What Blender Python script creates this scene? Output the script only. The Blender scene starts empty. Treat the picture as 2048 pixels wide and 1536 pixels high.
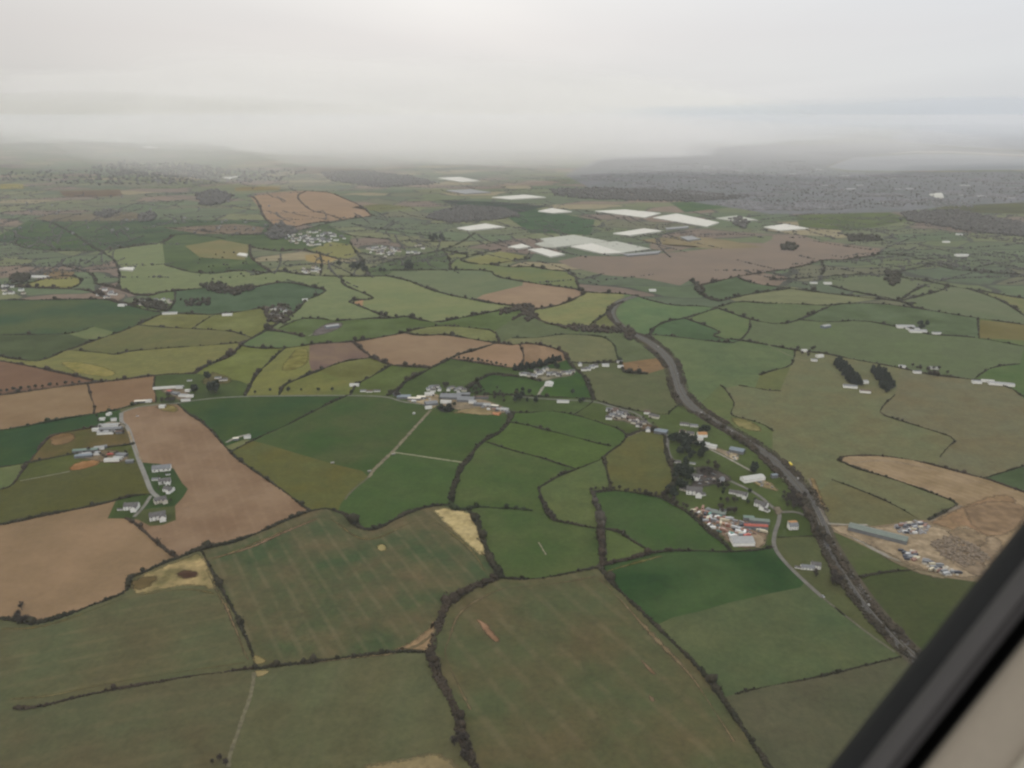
import bpy, math, random
import numpy as np
from mathutils import Vector, Matrix
from mathutils.geometry import tessellate_polygon
R = math.radians
random.seed(7); rng = np.random.default_rng(7)
SC = bpy.context.scene; COL = SC.collection

# ---------------------------------------------------------------- camera
CAMH = 500.0; F = 1600.0; HOR = 230.0; PITCH = math.atan((768.0-HOR)/F)
cd = bpy.data.cameras.new('camera'); cam = bpy.data.objects.new('camera', cd); COL.objects.link(cam)
cam.location = (0, 0, CAMH); cam.rotation_euler = (R(90)-PITCH, 0, 0)
cd.sensor_width = 36; cd.lens = 36*F/2048; cd.clip_start = 0.01; cd.clip_end = 120000
cd.dof.use_dof = True; cd.dof.focus_distance = 1600; cd.dof.aperture_fstop = 14
SC.camera = cam

# ---------------------------------------------------------------- sky, sun, exposure
SUN_EL, SUN_AZ = 38.0, 205.0
HAZE_D = 3.4e-5
# low cloud: pixel column, distance, height of centre, half sizes, density
WARM, DULL, COOL = (.93, .92, .905), (.80, .795, .77), (.78, .83, .89)
PALE = (.985, .98, .965)
CLOUDS = [(960, 10900, 220, 3500, 3900, 300, 2.3e-4, WARM, 'low cloud hanging down over the middle of the far country'),
          (1050, 10000, 180, 5800, 4600, 290, 1.15e-4, WARM, 'thin lowest veil of cloud over the glasshouse country'),
          (820, 14500, 280, 6500, 4800, 330, 1.2e-4, WARM, 'low cloud over the far western country'),
          (150, 22000, 350, 11500, 11000, 650, 9.0e-5, DULL, 'wide thin cloud over the western country'),
          (420, 12800, 330, 1500, 1400, 300, 1.5e-4, WARM, 'ragged scrap of low cloud over the western woods'),
          (690, 11200, 360, 1200, 1100, 260, 1.6e-4, WARM, 'ragged scrap of low cloud beyond the brown common'),
          (1180, 11600, 380, 1300, 1200, 280, 1.4e-4, WARM, 'ragged scrap of low cloud at the edge of the bank'),
          (880, 9600, 400, 900, 900, 230, 1.5e-4, WARM, 'lowest tuft of cloud in the middle'),
          (180, 15500, 380, 2300, 1800, 330, 1.2e-4, DULL, 'ragged scrap of cloud far in the west'),
          (1350, 15500, 300, 2800, 4200, 320, 1.0e-4, COOL, 'thin low cloud towards the bay'),
          (1750, 22500, 300, 9500, 12500, 600, 5.5e-5, COOL, 'thin bluish cloud over the sea'),
          (700, 32000, 400, 17000, 7500, 2100, 5.0e-5, PALE, 'cloud bank closing the horizon'),
          (1150, 21000, 500, 5200, 3500, 900, 8.0e-5, PALE, 'tall soft cloud standing over the middle horizon'),
          (560, 19000, 500, 3300, 2500, 700, 8.0e-5, PALE, 'soft cloud shoulder west of the middle')]
w = bpy.data.worlds.new("World"); SC.world = w; w.use_nodes = True
nt = w.node_tree; nt.nodes.clear(); N = nt.nodes.new; LK = nt.links.new
out = N('ShaderNodeOutputWorld'); bg = N('ShaderNodeBackground'); bg.inputs[1].default_value = 0.1
sky = N('ShaderNodeTexSky'); sky.sky_type = 'NISHITA'; sky.sun_disc = False
sky.sun_elevation = R(SUN_EL); sky.sun_rotation = R(SUN_AZ)
tc = N('ShaderNodeTexCoord'); sep = N('ShaderNodeSeparateXYZ'); LK(tc.outputs['Generated'], sep.inputs[0])
def wmath(op, a, b=None, c=None):
    m = N('ShaderNodeMath'); m.operation = op
    for i, v in enumerate((a, b, c)):
        if v is None: continue
        if isinstance(v, (int, float)): m.inputs[i].default_value = v
        else: LK(v, m.inputs[i])
    return m.outputs[0]
elv = wmath('MAXIMUM', sep.outputs[2], 0.0)
den = wmath('ADD', elv, 0.045)
cmb = N('ShaderNodeCombineXYZ')
LK(wmath('DIVIDE', sep.outputs[0], den), cmb.inputs[0]); LK(wmath('DIVIDE', sep.outputs[1], den), cmb.inputs[1])
mp = N('ShaderNodeMapping'); mp.inputs['Location'].default_value = (7.3, 4.2, 0); mp.inputs['Scale'].default_value = (0.16, 0.07, 1)
LK(cmb.outputs[0], mp.inputs[0])
nz = N('ShaderNodeTexNoise'); nz.inputs['Scale'].default_value = 1.0; nz.inputs['Detail'].default_value = 4; nz.inputs['Roughness'].default_value = 0.45; nz.inputs['Distortion'].default_value = 0.8
LK(mp.outputs[0], nz.inputs[0])
ramp = N('ShaderNodeValToRGB'); LK(nz.outputs[0], ramp.inputs[0])
ramp.color_ramp.elements[0].position = 0.30; ramp.color_ramp.elements[0].color = (0.965, 0.96, 0.965, 1)
ramp.color_ramp.elements[1].position = 0.70; ramp.color_ramp.elements[1].color = (1.10, 1.09, 1.08, 1)
# cloud deck: bluer and darker to the east (the bay), low and dark along the horizon
grad = N('ShaderNodeValToRGB'); LK(wmath('MULTIPLY', sep.outputs[2], 5.0, None), grad.inputs[0])
g = grad.color_ramp; g.elements[0].position = 0.0; g.elements[0].color = (0.70, 0.685, 0.665, 1)
g.elements[1].position = 1.0; g.elements[1].color = (0.86, 0.845, 0.82, 1)
for p, c in ((0.09, (0.745, 0.73, 0.71)), (0.25, (0.80, 0.78, 0.755)), (0.42, (0.83, 0.80, 0.775)), (0.66, (0.89, 0.87, 0.845))):
    e = g.elements.new(p); e.color = (*c, 1)
side = N('ShaderNodeMapRange'); LK(sep.outputs[0], side.inputs[0])
side.inputs[1].default_value = 0.0; side.inputs[2].default_value = 0.50
side2 = N('ShaderNodeMapRange'); LK(sep.outputs[0], side2.inputs[0])     # thicker, duller cloud to the west
side2.inputs[1].default_value = -0.08; side2.inputs[2].default_value = -0.55; side2.inputs[3].default_value = 1.0; side2.inputs[4].default_value = 0.78
tint = N('ShaderNodeMix'); tint.data_type = 'RGBA'; LK(side.outputs[0], tint.inputs[0])
tint.inputs[6].default_value = (1, 1, 1, 1); tint.inputs[7].default_value = (0.84, 0.88, 0.93, 1)
m1 = N('ShaderNodeMix'); m1.data_type = 'RGBA'; m1.blend_type = 'MULTIPLY'; m1.inputs[0].default_value = 1
LK(grad.outputs[0], m1.inputs[6]); LK(ramp.outputs[0], m1.inputs[7])
m2 = N('ShaderNodeMix'); m2.data_type = 'RGBA'; m2.blend_type = 'MULTIPLY'; m2.inputs[0].default_value = 1
sd2 = N('ShaderNodeVectorMath'); sd2.operation = 'SCALE'; LK(tint.outputs[2], sd2.inputs[0]); LK(side2.outputs[0], sd2.inputs[3])
LK(m1.outputs[2], m2.inputs[6]); LK(sd2.outputs[0], m2.inputs[7])
sc10 = N('ShaderNodeVectorMath'); sc10.operation = 'SCALE'; LK(m2.outputs[2], sc10.inputs[0])
up = N('ShaderNodeMapRange'); LK(sep.outputs[2], up.inputs[0])      # an overcast sky is brightest overhead
up.inputs[1].default_value = 0.18; up.inputs[2].default_value = 0.9; up.inputs[3].default_value = 10.0; up.inputs[4].default_value = 23.0
LK(up.outputs[0], sc10.inputs[3])
mx = N('ShaderNodeMix'); mx.data_type = 'RGBA'; mx.inputs[0].default_value = 0.96
LK(sky.outputs[0], mx.inputs[6]); LK(sc10.outputs[0], mx.inputs[7])
LK(mx.outputs[2], bg.inputs[0]); LK(bg.outputs[0], out.inputs[0])

sd = bpy.data.lights.new('sun', 'SUN'); sd.energy = 0.6; sd.angle = R(25); sd.color = (1, 0.96, 0.9)
so = bpy.data.objects.new('sun', sd); COL.objects.link(so)
so.rotation_euler = (R(90-SUN_EL), 0, R(180-SUN_AZ))
SC.view_settings.view_transform = 'Standard'; SC.view_settings.look = 'None'; SC.view_settings.exposure = 0.0; SC.view_settings.gamma = 1
SC.render.engine = 'CYCLES'; SC.cycles.use_denoising = True
SC.cycles.max_bounces = 5; SC.cycles.diffuse_bounces = 2; SC.cycles.glossy_bounces = 2; SC.cycles.volume_bounces = 3
SC.cycles.transparent_max_bounces = 12; SC.cycles.filter_width = 2.35

# ---------------------------------------------------------------- helpers
CP, SP = math.cos(PITCH), math.sin(PITCH)
def G(u, v, z=0.0):
    """point on the ground that the photograph shows at pixel (u, v)"""
    x = (u-1024)/F; y = -(v-768)/F
    dx, dy, dz = x, CP + y*SP, -SP + y*CP
    dz = min(dz, -0.0105)
    t = (z-CAMH)/dz
    return (dx*t, dy*t, z)
def mpp(u, v):
    p = G(u, v); return math.sqrt(p[0]**2+p[1]**2+CAMH**2)/F
def lin(c): return tuple(((x/255)/12.92 if x <= 10.3 else (((x/255)+0.055)/1.055)**2.4) for x in c)
KI = 1.19; SAT = 0.86; GS = 0.80
def alb(c, u=None, v=None):
    """real surface colour behind a colour noted through the air at pixel (u, v)"""
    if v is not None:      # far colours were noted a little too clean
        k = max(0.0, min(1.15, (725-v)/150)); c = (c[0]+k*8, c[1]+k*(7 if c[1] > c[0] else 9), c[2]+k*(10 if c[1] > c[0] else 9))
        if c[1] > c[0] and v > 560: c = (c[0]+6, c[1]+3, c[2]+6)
    L = lin(c); T, air = 1.0, 0.0
    if u is not None:
        p = G(u, v); d = math.sqrt(p[0]**2+p[1]**2+CAMH**2); T = math.exp(-HAZE_D*d); air = .82+.28*math.exp(-d/2500)
    a = [(L[i]-air*(1-T))/(T*KI) for i in range(3)]; y = .3*a[0]+.6*a[1]+.1*a[2]
    return tuple(min(0.8, max(0.007, y+(x-y)*SAT)) for x in a)
_m = {}
def nodes_of(name):
    m = bpy.data.materials.new(name); m.use_nodes = True
    return m, m.node_tree, m.node_tree.nodes['Principled BSDF']
def plain(name, col, rough=0.85, var=0.25, scale=0.3, metal=0.0):
    """slightly mottled surface, colour is linear"""
    col = tuple(x*GS for x in col); key = (name, tuple(round(x, 4) for x in col), var, scale)
    if key in _m: return _m[key]
    m, t, b = nodes_of(name); N = t.nodes.new
    geo = N('ShaderNodeNewGeometry'); n = N('ShaderNodeTexNoise'); n.inputs['Scale'].default_value = scale; n.inputs['Detail'].default_value = 4
    t.links.new(geo.outputs['Position'], n.inputs[0])
    mixn = N('ShaderNodeMix'); mixn.data_type = 'RGBA'
    mr = N('ShaderNodeMapRange'); mr.inputs[1].default_value = 0.3; mr.inputs[2].default_value = 0.7
    t.links.new(n.outputs[0], mr.inputs[0]); t.links.new(mr.outputs[0], mixn.inputs[0])
    mixn.inputs[6].default_value = (*[x*(1-var) for x in col], 1); mixn.inputs[7].default_value = (*[min(.85, x*(1+var)) for x in col], 1)
    t.links.new(mixn.outputs[2], b.inputs['Base Color'])
    b.inputs['Roughness'].default_value = rough; b.inputs['Metallic'].default_value = metal
    b.inputs['Specular IOR Level'].default_value = 0.2
    _m[key] = m; return m

def field_mat(ca, cb, stripe=None, grain=0.16, big=0.012, amt=1.0):
    """crop or grass: two colours in broad patches, finer mottling, optional wheel lines"""
    m, t, b = nodes_of('field_surface'); N = t.nodes.new; L = t.links.new
    geo = N('ShaderNodeNewGeometry')
    off = N('ShaderNodeVectorMath'); off.operation = 'ADD'; off.inputs[1].default_value = (random.uniform(0, 9000), random.uniform(0, 9000), 0)
    L(geo.outputs['Position'], off.inputs[0])
    n1 = N('ShaderNodeTexNoise'); n1.inputs['Scale'].default_value = big; n1.inputs['Detail'].default_value = 4; n1.inputs['Roughness'].default_value = 0.55
    L(off.outputs[0], n1.inputs[0])
    mr = N('ShaderNodeMapRange'); mr.inputs[1].default_value = 0.36; mr.inputs[2].default_value = 0.64; L(n1.outputs[0], mr.inputs[0])
    mx = N('ShaderNodeMix'); mx.data_type = 'RGBA'; mx.inputs[6].default_value = (*ca, 1); mx.inputs[7].default_value = (*cb, 1); L(mr.outputs[0], mx.inputs[0])
    n2 = N('ShaderNodeTexNoise'); n2.inputs['Scale'].default_value = 0.16; n2.inputs['Detail'].default_value = 6; n2.inputs['Roughness'].default_value = 0.7
    L(off.outputs[0], n2.inputs[0])
    r2 = N('ShaderNodeMapRange'); r2.inputs[1].default_value = 0.25; r2.inputs[2].default_value = 0.75
    r2.inputs[3].default_value = 1-grain; r2.inputs[4].default_value = 1+grain; L(n2.outputs[0], r2.inputs[0])
    n3 = N('ShaderNodeTexNoise'); n3.inputs['Scale'].default_value = 0.035; n3.inputs['Detail'].default_value = 6; n3.inputs['Roughness'].default_value = .65; n3.inputs['Distortion'].default_value = .6; L(off.outputs[0], n3.inputs[0])
    r3 = N('ShaderNodeMapRange'); r3.inputs[1].default_value = 0.3; r3.inputs[2].default_value = 0.7
    r3.inputs[3].default_value = 1-grain*.7; r3.inputs[4].default_value = 1+grain*.7; L(n3.outputs[0], r3.inputs[0])
    mu = N('ShaderNodeMath'); mu.operation = 'MULTIPLY'; L(r2.outputs[0], mu.inputs[0]); L(r3.outputs[0], mu.inputs[1])
    s = N('ShaderNodeVectorMath'); s.operation = 'SCALE'; L(mx.outputs[2], s.inputs[0]); L(mu.outputs[0], s.inputs[3])
    last = s.outputs[0]
    if stripe:
        ang, sp, st, col = stripe      # heading of the lines, spacing (m), strength, colour
        mp = N('ShaderNodeMapping'); mp.vector_type = 'TEXTURE'; mp.inputs['Rotation'].default_value = (0, 0, ang)
        L(geo.outputs['Position'], mp.inputs[0])
        wv = N('ShaderNodeTexWave'); wv.bands_direction = 'Y'; wv.inputs['Scale'].default_value = 0.31416/sp
        wv.inputs['Distortion'].default_value = 1.1; wv.inputs['Detail'].default_value = 2; wv.inputs['Detail Scale'].default_value = 0.25
        wv.wave_profile = 'SIN'; L(mp.outputs[0], wv.inputs[0])
        wr = N('ShaderNodeMapRange'); wr.inputs[1].default_value = 0.72; wr.inputs[2].default_value = 1.0
        wr.inputs[4].default_value = st; L(wv.outputs['Fac'], wr.inputs[0])
        wm = N('ShaderNodeMath'); wm.operation = 'MULTIPLY'; L(wr.outputs[0], wm.inputs[0])
        r4 = N('ShaderNodeMapRange'); r4.inputs[1].default_value = 0.35; r4.inputs[2].default_value = 0.62; L(n3.outputs[0], r4.inputs[0]); L(r4.outputs[0], wm.inputs[1])
        sm = N('ShaderNodeMix'); sm.data_type = 'RGBA'; L(wm.outputs[0], sm.inputs[0]); L(last, sm.inputs[6]); sm.inputs[7].default_value = (*col, 1)
        last = sm.outputs[2]
    L(last, b.inputs['Base Color']); b.inputs['Roughness'].default_value = 1.0; b.inputs['Specular IOR Level'].default_value = 0.05
    return m

def mesh_obj(name, V, Fc, mat, parent=None, smooth=False):
    me = bpy.data.meshes.new(name)
    if isinstance(V, np.ndarray):
        Fa = np.asarray(Fc, dtype=np.int32); k = Fa.shape[1]
        me.vertices.add(len(V)); me.vertices.foreach_set('co', V.astype(np.float32).ravel())
        me.loops.add(Fa.size); me.loops.foreach_set('vertex_index', Fa.ravel())
        me.polygons.add(len(Fa)); me.polygons.foreach_set('loop_start', np.arange(0, Fa.size, k, dtype=np.int32))
        me.polygons.foreach_set('loop_total', np.full(len(Fa), k, dtype=np.int32))
        me.update(calc_edges=True)
    else:
        me.from_pydata([tuple(v) for v in V], [], [tuple(f) for f in Fc]); me.update()
    for m in (mat if isinstance(mat, (list, tuple)) else [mat]): me.materials.append(m)
    if smooth: me.polygons.foreach_set('use_smooth', [True]*len(me.polygons))
    o = bpy.data.objects.new(name, me); COL.objects.link(o)
    if parent is not None: o.parent = parent
    return o
def tag(o, label=None, cat=None, group=None, kind=None):
    if label: o['label'] = label
    if cat: o['category'] = cat
    if group: o['group'] = group
    if kind: o['kind'] = kind
    return o
def empty(name, loc, rz=0, s=1.0):
    o = bpy.data.objects.new(name, None); COL.objects.link(o); o.location = loc; o.rotation_euler = (0, 0, rz); o.scale = (s, s, s)
    o.empty_display_size = 0.5
    return o
class MB:
    def __init__(s): s.v = []; s.f = []
    def box(s, x0, y0, z0, x1, y1, z1):
        n = len(s.v)
        s.v += [(x0,y0,z0),(x1,y0,z0),(x1,y1,z0),(x0,y1,z0),(x0,y0,z1),(x1,y0,z1),(x1,y1,z1),(x0,y1,z1)]
        s.f += [(n,n+3,n+2,n+1),(n+4,n+5,n+6,n+7),(n,n+1,n+5,n+4),(n+1,n+2,n+6,n+5),(n+2,n+3,n+7,n+6),(n+3,n,n+4,n+7)]
        return s
    def poly(s, pts, faces): n = len(s.v); s.v += pts; s.f += [tuple(n+i for i in f) for f in faces]; return s
    def tube(s, p, q, r0, r1, k=6):
        p, q = Vector(p), Vector(q); d = (q-p).normalized(); a = d.orthogonal().normalized(); b = d.cross(a); n = len(s.v)
        for c, r in ((p, r0), (q, r1)):
            for i in range(k):
                t = 2*math.pi*i/k; s.v.append(tuple(c + a*r*math.cos(t) + b*r*math.sin(t)))
        s.f += [(n+i, n+(i+1) % k, n+k+(i+1) % k, n+k+i) for i in range(k)] + [tuple(n+k+i for i in range(k)), tuple(n+k-1-i for i in range(k))]
        return s
    def build(s, name, mat, parent=None): return mesh_obj(name, s.v, s.f, mat, parent)

_p = (1+5**.5)/2
ICO_V = np.array([(-1,_p,0),(1,_p,0),(-1,-_p,0),(1,-_p,0),(0,-1,_p),(0,1,_p),(0,-1,-_p),(0,1,-_p),(_p,0,-1),(_p,0,1),(-_p,0,-1),(-_p,0,1)], float)
ICO_V /= np.linalg.norm(ICO_V[0])
ICO_F = np.array([(0,11,5),(0,5,1),(0,1,7),(0,7,10),(0,10,11),(1,5,9),(5,11,4),(11,10,2),(10,7,6),(7,1,8),(3,9,4),(3,4,2),(3,2,6),(3,6,8),(3,8,9),(4,9,5),(2,4,11),(6,2,10),(8,6,7),(9,8,1)])
def lumps(C, Rr, squash=0.85, rough=0.32):
    """C n x 3 centres, Rr n radii -> vertices, faces of uneven leaf clumps"""
    n = len(C)
    sc = 1 + rng.uniform(-rough, rough, (n, 12, 1))
    a = rng.uniform(0, 6.28, n); ca, sa = np.cos(a), np.sin(a)
    V = ICO_V[None]*sc
    X = V[..., 0]*ca[:, None]-V[..., 1]*sa[:, None]; Y = V[..., 0]*sa[:, None]+V[..., 1]*ca[:, None]; Z = V[..., 2]*squash
    V = np.stack([X, Y, Z], -1)*np.asarray(Rr)[:, None, None] + np.asarray(C)[:, None, :]
    Fa = ICO_F[None]+(np.arange(n)*12)[:, None, None]
    return V.reshape(-1, 3), Fa.reshape(-1, 3)
def shards(C, size):
    """small leaf or twig sized triangles round the centres"""
    n = len(C); T = rng.normal(0, 1, (n, 3, 3)); T /= np.linalg.norm(T, axis=2, keepdims=True)
    V = np.asarray(C)[:, None, :] + T*np.asarray(size)[:, None, None]
    return V.reshape(-1, 3), np.arange(n*3).reshape(-1, 3)
def join(*parts):
    Vs, Fs, o = [], [], 0
    for V, Fc in parts: Vs.append(V); Fs.append(Fc+o); o += len(V)
    return np.concatenate(Vs), np.concatenate(Fs)
def resample(P, step):
    P = np.array(P, float); d = np.linalg.norm(np.diff(P, axis=0), axis=1); s = np.concatenate([[0], np.cumsum(d)])
    n = max(2, int(s[-1]/step)+1); t = np.linspace(0, s[-1], n)
    return np.stack([np.interp(t, s, P[:, i]) for i in range(P.shape[1])], 1), s[-1]
def smooth_line(P, k=3):
    """Chaikin corner cutting that keeps the ends"""
    P = [np.array(p, float) for p in P]
    for _ in range(k):
        Q = [P[0]]
        for a, b in zip(P[:-1], P[1:]): Q += [a*.75+b*.25, a*.25+b*.75]
        Q.append(P[-1]); P = Q
    return P
def ribbon(name, pts, width, mat, z=0.3, kind='structure', smooth=2, rag=0.0):
    P = smooth_line([G(*p)[:2] for p in pts], smooth); P, ln = resample(P, max(3.0, width*.8))
    T = np.gradient(P, axis=0); T /= np.linalg.norm(T, axis=1, keepdims=True)+1e-9; Nn = np.stack([-T[:, 1], T[:, 0]], 1)
    w = np.full(len(P), width/2.0)
    V = []
    for s in (-1, 1):
        ww = w*(1+rng.uniform(-rag, rag, len(P)))
        V.append(P + s*Nn*ww[:, None])
    n = len(P); V = np.concatenate(V); V = np.concatenate([V, np.full((2*n, 1), z)], 1)
    Fa = np.array([(i, i+1, n+i+1, n+i) for i in range(n-1)])
    o = mesh_obj(name, V, Fa, mat); tag(o, kind=kind); return o
def sheet(name, pts, mat, z, kind='structure', px=True):
    P = [G(*p)[:2] for p in pts] if px else pts
    V = [(x, y, z) for x, y in P]
    T = tessellate_polygon([[Vector((x, y, 0)) for x, y in P]])
    fs = []
    for a, b, c in T:
        ar = (P[b][0]-P[a][0])*(P[c][1]-P[a][1])-(P[b][1]-P[a][1])*(P[c][0]-P[a][0])
        fs.append((a, b, c) if ar > 0 else (a, c, b))
    o = mesh_obj(name, V, fs, mat)
    if kind: o['kind'] = kind
    return o

# ---------------------------------------------------------------- the field network, traced on the ground
# (kind, width in metres, look, points)   kind h: hedge, b: wide belt of scrub, s: change of crop without a hedge
LN = []
def ln(kind, wd, look, *p): LN.append([kind, wd, look, [list(map(float, p[i:i+2])) for i in range(0, len(p), 2)]])
ln('h',7,'dark', -200,1270, -30,1236, 20,1238, 60,1246, 85,1245, 115,1236, 150,1225, 180,1212, 215,1200, 250,1185, 258,1168, 257,1155, 285,1147, 317,1130, 355,1117, 400,1097, 462,1087, 512,1068, 562,1045, 590,1033, 620,1022, 652,1016, 687,1027, 705,1044, 720,1056, 740,1061, 762,1055, 787,1040, 825,1022, 862,1012, 887,1010, 902,1010)
ln('h',10,'dark', 902,1010, 903,990, 910,965, 922,935, 937,920, 950,897, 970,880, 1000,865, 1017,845, 1024,825)
ln('h',6,'green', 902,1010, 906,1020, 937,1020, 952,1013, 975,1015, 1010,1017, 1035,1018, 1064,1021)
ln('s',0,'', 1064,1021, 1094,1027)
ln('h',9,'dark', 940,1021, 955,1045, 962,1070, 972,1095, 982,1125, 997,1145, 1000,1157)
ln('h',12,'brown', 1000,1154, 975,1164, 937,1179, 900,1202, 884,1227, 877,1255, 866,1285, 860,1305)
ln('h',10,'brown', 860,1305, 874,1350, 892,1382, 912,1422, 920,1447, 924,1477, 937,1510, 955,1545, 975,1600)
ln('h',4.5,'dark', 860,1303, 820,1303, 787,1304, 712,1313, 637,1323, 562,1331, 510,1338)
ln('h',4.5,'dark', 400,1098, 407,1108, 425,1146, 450,1190, 475,1236, 495,1282, 508,1318, 510,1338)
ln('h',4,'brown', 510,1338, 497,1337, 450,1344, 375,1353, 312,1365, 250,1375, 200,1385, 150,1395, 100,1409, 62,1417, 28,1417)
ln('s',0,'', 28,1417, -200,1432)
ln('s',0,'', 508,1338, 507,1370, 500,1395, 487,1430, 475,1470, 462,1500, 458,1540, 452,1600)
ln('h',5,'brown', 353,1117, 325,1095, 292,1067, 270,1047, 252,1035)
ln('h',6,'dark', 300,989, 275,990, 250,996, 212,1006, 162,1017, 87,1031, 50,1040, 0,1050, -200,1080)
ln('s',0,'', 232,1002, 215,1037, 252,1037)
ln('s',0,'', 268,1038, 287,1015, 302,992, 300,985, 292,955, 277,920, 265,882, 255,852, 243,845, 243,826)
ln('s',0,'', 268,1038, 252,1037)
ln('s',0,'', 287,925, 320,928, 348,938, 355,950, 365,967, 376,978, 366,995, 350,1012, 287,1022)
ln('s',0,'', 350,1012, 352,1040, 325,1050, 300,1052, 277,1040, 268,1038)
ln('s',0,'', 243,826, 275,815, 312,811, 357,808)
ln('h',5,'dark', 357,809, 375,827, 400,841, 425,863, 450,893, 475,918, 512,944, 544,966, 582,993, 604,1011, 620,1022)
ln('h',6,'green', -200,888, 0,861, 62,851, 125,838, 187,828, 240,819, 275,807, 310,803)
ln('h',5,'brown', -200,812, 0,791, 62,782, 125,773, 175,767, 225,762, 310,751, 345,748, 390,745)
ln('h',5,'brown', -200,690, -30,716, 0,722, 37,728, 87,738, 150,752, 187,762, 220,764)
ln('h',4,'brown', 177,767, 182,795, 190,815, 187,828)
ln('h',3.5,'dark', 308,752, 307,775, 312,790, 312,805)
ln('h',5,'dark', -200,690, 0,712, 25,718, 72,723, 100,716, 125,703, 150,696, 185,682, 235,666, 275,650, 312,633, 330,626)
ln('h',3.5,'dark', 137,700, 175,703, 205,706, 232,710, 255,703, 325,697, 400,692, 487,683)
ln('h',3.5,'dark', 275,650, 330,655, 375,657, 462,662, 487,670, 505,678)
ln('h',3,'dark', 385,657, 405,643, 428,630)
ln('h',3.5,'dark', -200,672, 0,670, 100,669, 137,668, 170,660, 187,653)
ln('s',0,'', 137,669, 187,681)
ln('h',8,'brown', 505,676, 487,685, 475,698, 462,711, 440,721, 420,728, 405,736, 390,747)
ln('h',5,'dark', -200,960, 0,935, 50,927, 125,912, 175,903, 212,895, 262,890)
ln('h',5,'brown', 250,850, 185,855, 125,866, 100,873, 85,887, 72,907, 56,927, 40,948, 25,972, 0,980, -200,990)
ln('s',0,'', 40,962, 80,955, 140,943, 200,935, 277,920)
ln('h',4.5,'dark', 462,903, 512,877, 575,850, 637,817, 697,790)
ln('s',0,'', 357,808, 400,797, 462,792, 512,791, 612,790, 700,790, 775,791, 803,803, 850,808, 868,820, 900,828, 975,826, 1012,834, 1024,825)
ln('s',0,'', 862,820, 837,847, 812,875, 784,905, 750,937, 737,955, 700,985, 682,1007, 676,1024)
ln('s',0,'', 787,905, 837,912, 925,925, 928,928)
ln('s',0,'', 490,878, 530,888, 612,912, 662,927, 725,942, 737,955)
ln('h',5,'dark', 490,790, 505,762, 512,750, 530,732, 544,720, 556,707, 569,698)
ln('h',5.5,'dark', 480,690, 512,697, 569,697, 637,687, 707,684, 749,677, 809,666)
ln('h',5.5,'dark', 809,666, 840,672, 887,669, 937,677, 987,686, 1024,690)
ln('h',6.5,'brown', 707,684, 724,700, 749,718, 779,730, 794,732, 862,736)
ln('h',6,'dark', 994,686, 949,701, 912,711, 894,721, 862,736, 837,750, 807,765, 800,778, 775,791)
ln('h',5,'brown', 900,717, 949,725, 1012,735, 1040,735)
ln('s',0,'', 619,690, 618,725, 622,738, 629,746)
ln('h',5,'dark', 558,790, 567,770, 599,757, 629,745, 674,727, 705,720, 745,716)
ln('s',0,'', 637,743, 712,770)
ln('h',4.5,'dark', 700,790, 712,769, 749,750, 782,731)
ln('h',6,'dark', 935,778, 944,768, 962,758, 987,747, 1024,752, 1050,756, 1081,762)
ln('h',5,'dark', 937,785, 962,789, 1024,790, 1074,793)
ln('h',4,'dark', 809,666, 837,657, 887,651, 945,656, 990,661, 1000,680)
ln('h',5.5,'dark', 682,553, 687,570, 705,578, 724,585, 749,596, 735,600, 692,602, 727,615, 762,630, 787,637)
ln('h',5,'dark', 674,642, 732,637, 787,637, 812,632, 837,640, 874,646, 912,638, 962,628, 1024,617, 1045,614)
ln('h',4,'dark', 557,657, 599,637, 637,637, 674,642)
ln('h',10,'brown', 537,665, 570,664, 607,673)
ln('h',6,'dark', 505,676, 520,668, 540,657, 560,645, 580,632, 595,620, 612,600)
ln('h',5,'dark', 612,600, 640,590, 654,580, 624,575, 600,567, 575,560)
ln('h',6,'brown', 1024,755, 1000,752, 987,747)
ln('h',6,'brown', 994,686, 1024,690, 1061,687, 1099,693, 1131,706, 1134,719)
ln('h',4,'brown', 1039,692, 1048,708, 1046,725, 1040,735)
ln('h',5,'dark', 1134,719, 1141,725, 1186,727, 1241,724)
ln('h',7,'dark', 1134,719, 1149,737, 1169,752, 1179,775, 1187,799)
ln('h',6,'dark', 1187,799, 1156,796, 1124,795, 1074,793)
ln('h',4,'green', 1024,676, 1039,676, 1074,676, 1124,668, 1174,670, 1211,675, 1230,690, 1233,710, 1241,724)
ln('h',6,'dark', 1241,724, 1246,742, 1251,746, 1294,748)
ln('h',9,'brown', 1045,614, 1061,627, 1086,645, 1124,653, 1174,658, 1236,661, 1256,664)
ln('h',6,'brown', 1024,640, 1045,628, 1056,622, 1099,615, 1130,607, 1165,590, 1172,585)
ln('h',4,'dark', 1169,656, 1190,643, 1209,630, 1220,622)
ln('b',16,'brown', 1246,604, 1222,612, 1217,625, 1221,638, 1244,657, 1262,670)
ln('b',20,'brown', 1252,668, 1280,685, 1308,705, 1330,728, 1338,755, 1344,785, 1362,812, 1385,826)
ln('b',20,'brown', 1262,658, 1300,675, 1330,695, 1356,722, 1364,755, 1374,785, 1400,812, 1432,834, 1470,857, 1510,882, 1545,905, 1570,925, 1600,955, 1630,988, 1652,1030)
ln('s',0,'', 1385,826, 1399,822)
ln('s',0,'', 1262,670, 1258,662)
ln('b',16,'brown', 1392,828, 1430,850, 1468,872, 1505,897, 1535,925, 1560,950, 1590,985, 1612,1010, 1625,1045, 1638,1075)
ln('b',14,'brown', 1652,1070, 1665,1095, 1695,1140, 1728,1190, 1756,1225, 1790,1262, 1830,1300, 1880,1345)
ln('b',14,'brown', 1638,1075, 1652,1110, 1680,1160, 1712,1205, 1745,1245, 1790,1290, 1840,1335)
ln('h',4,'dark', 1187,799, 1239,815, 1274,822, 1336,831, 1340,822, 1355,812)
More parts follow.
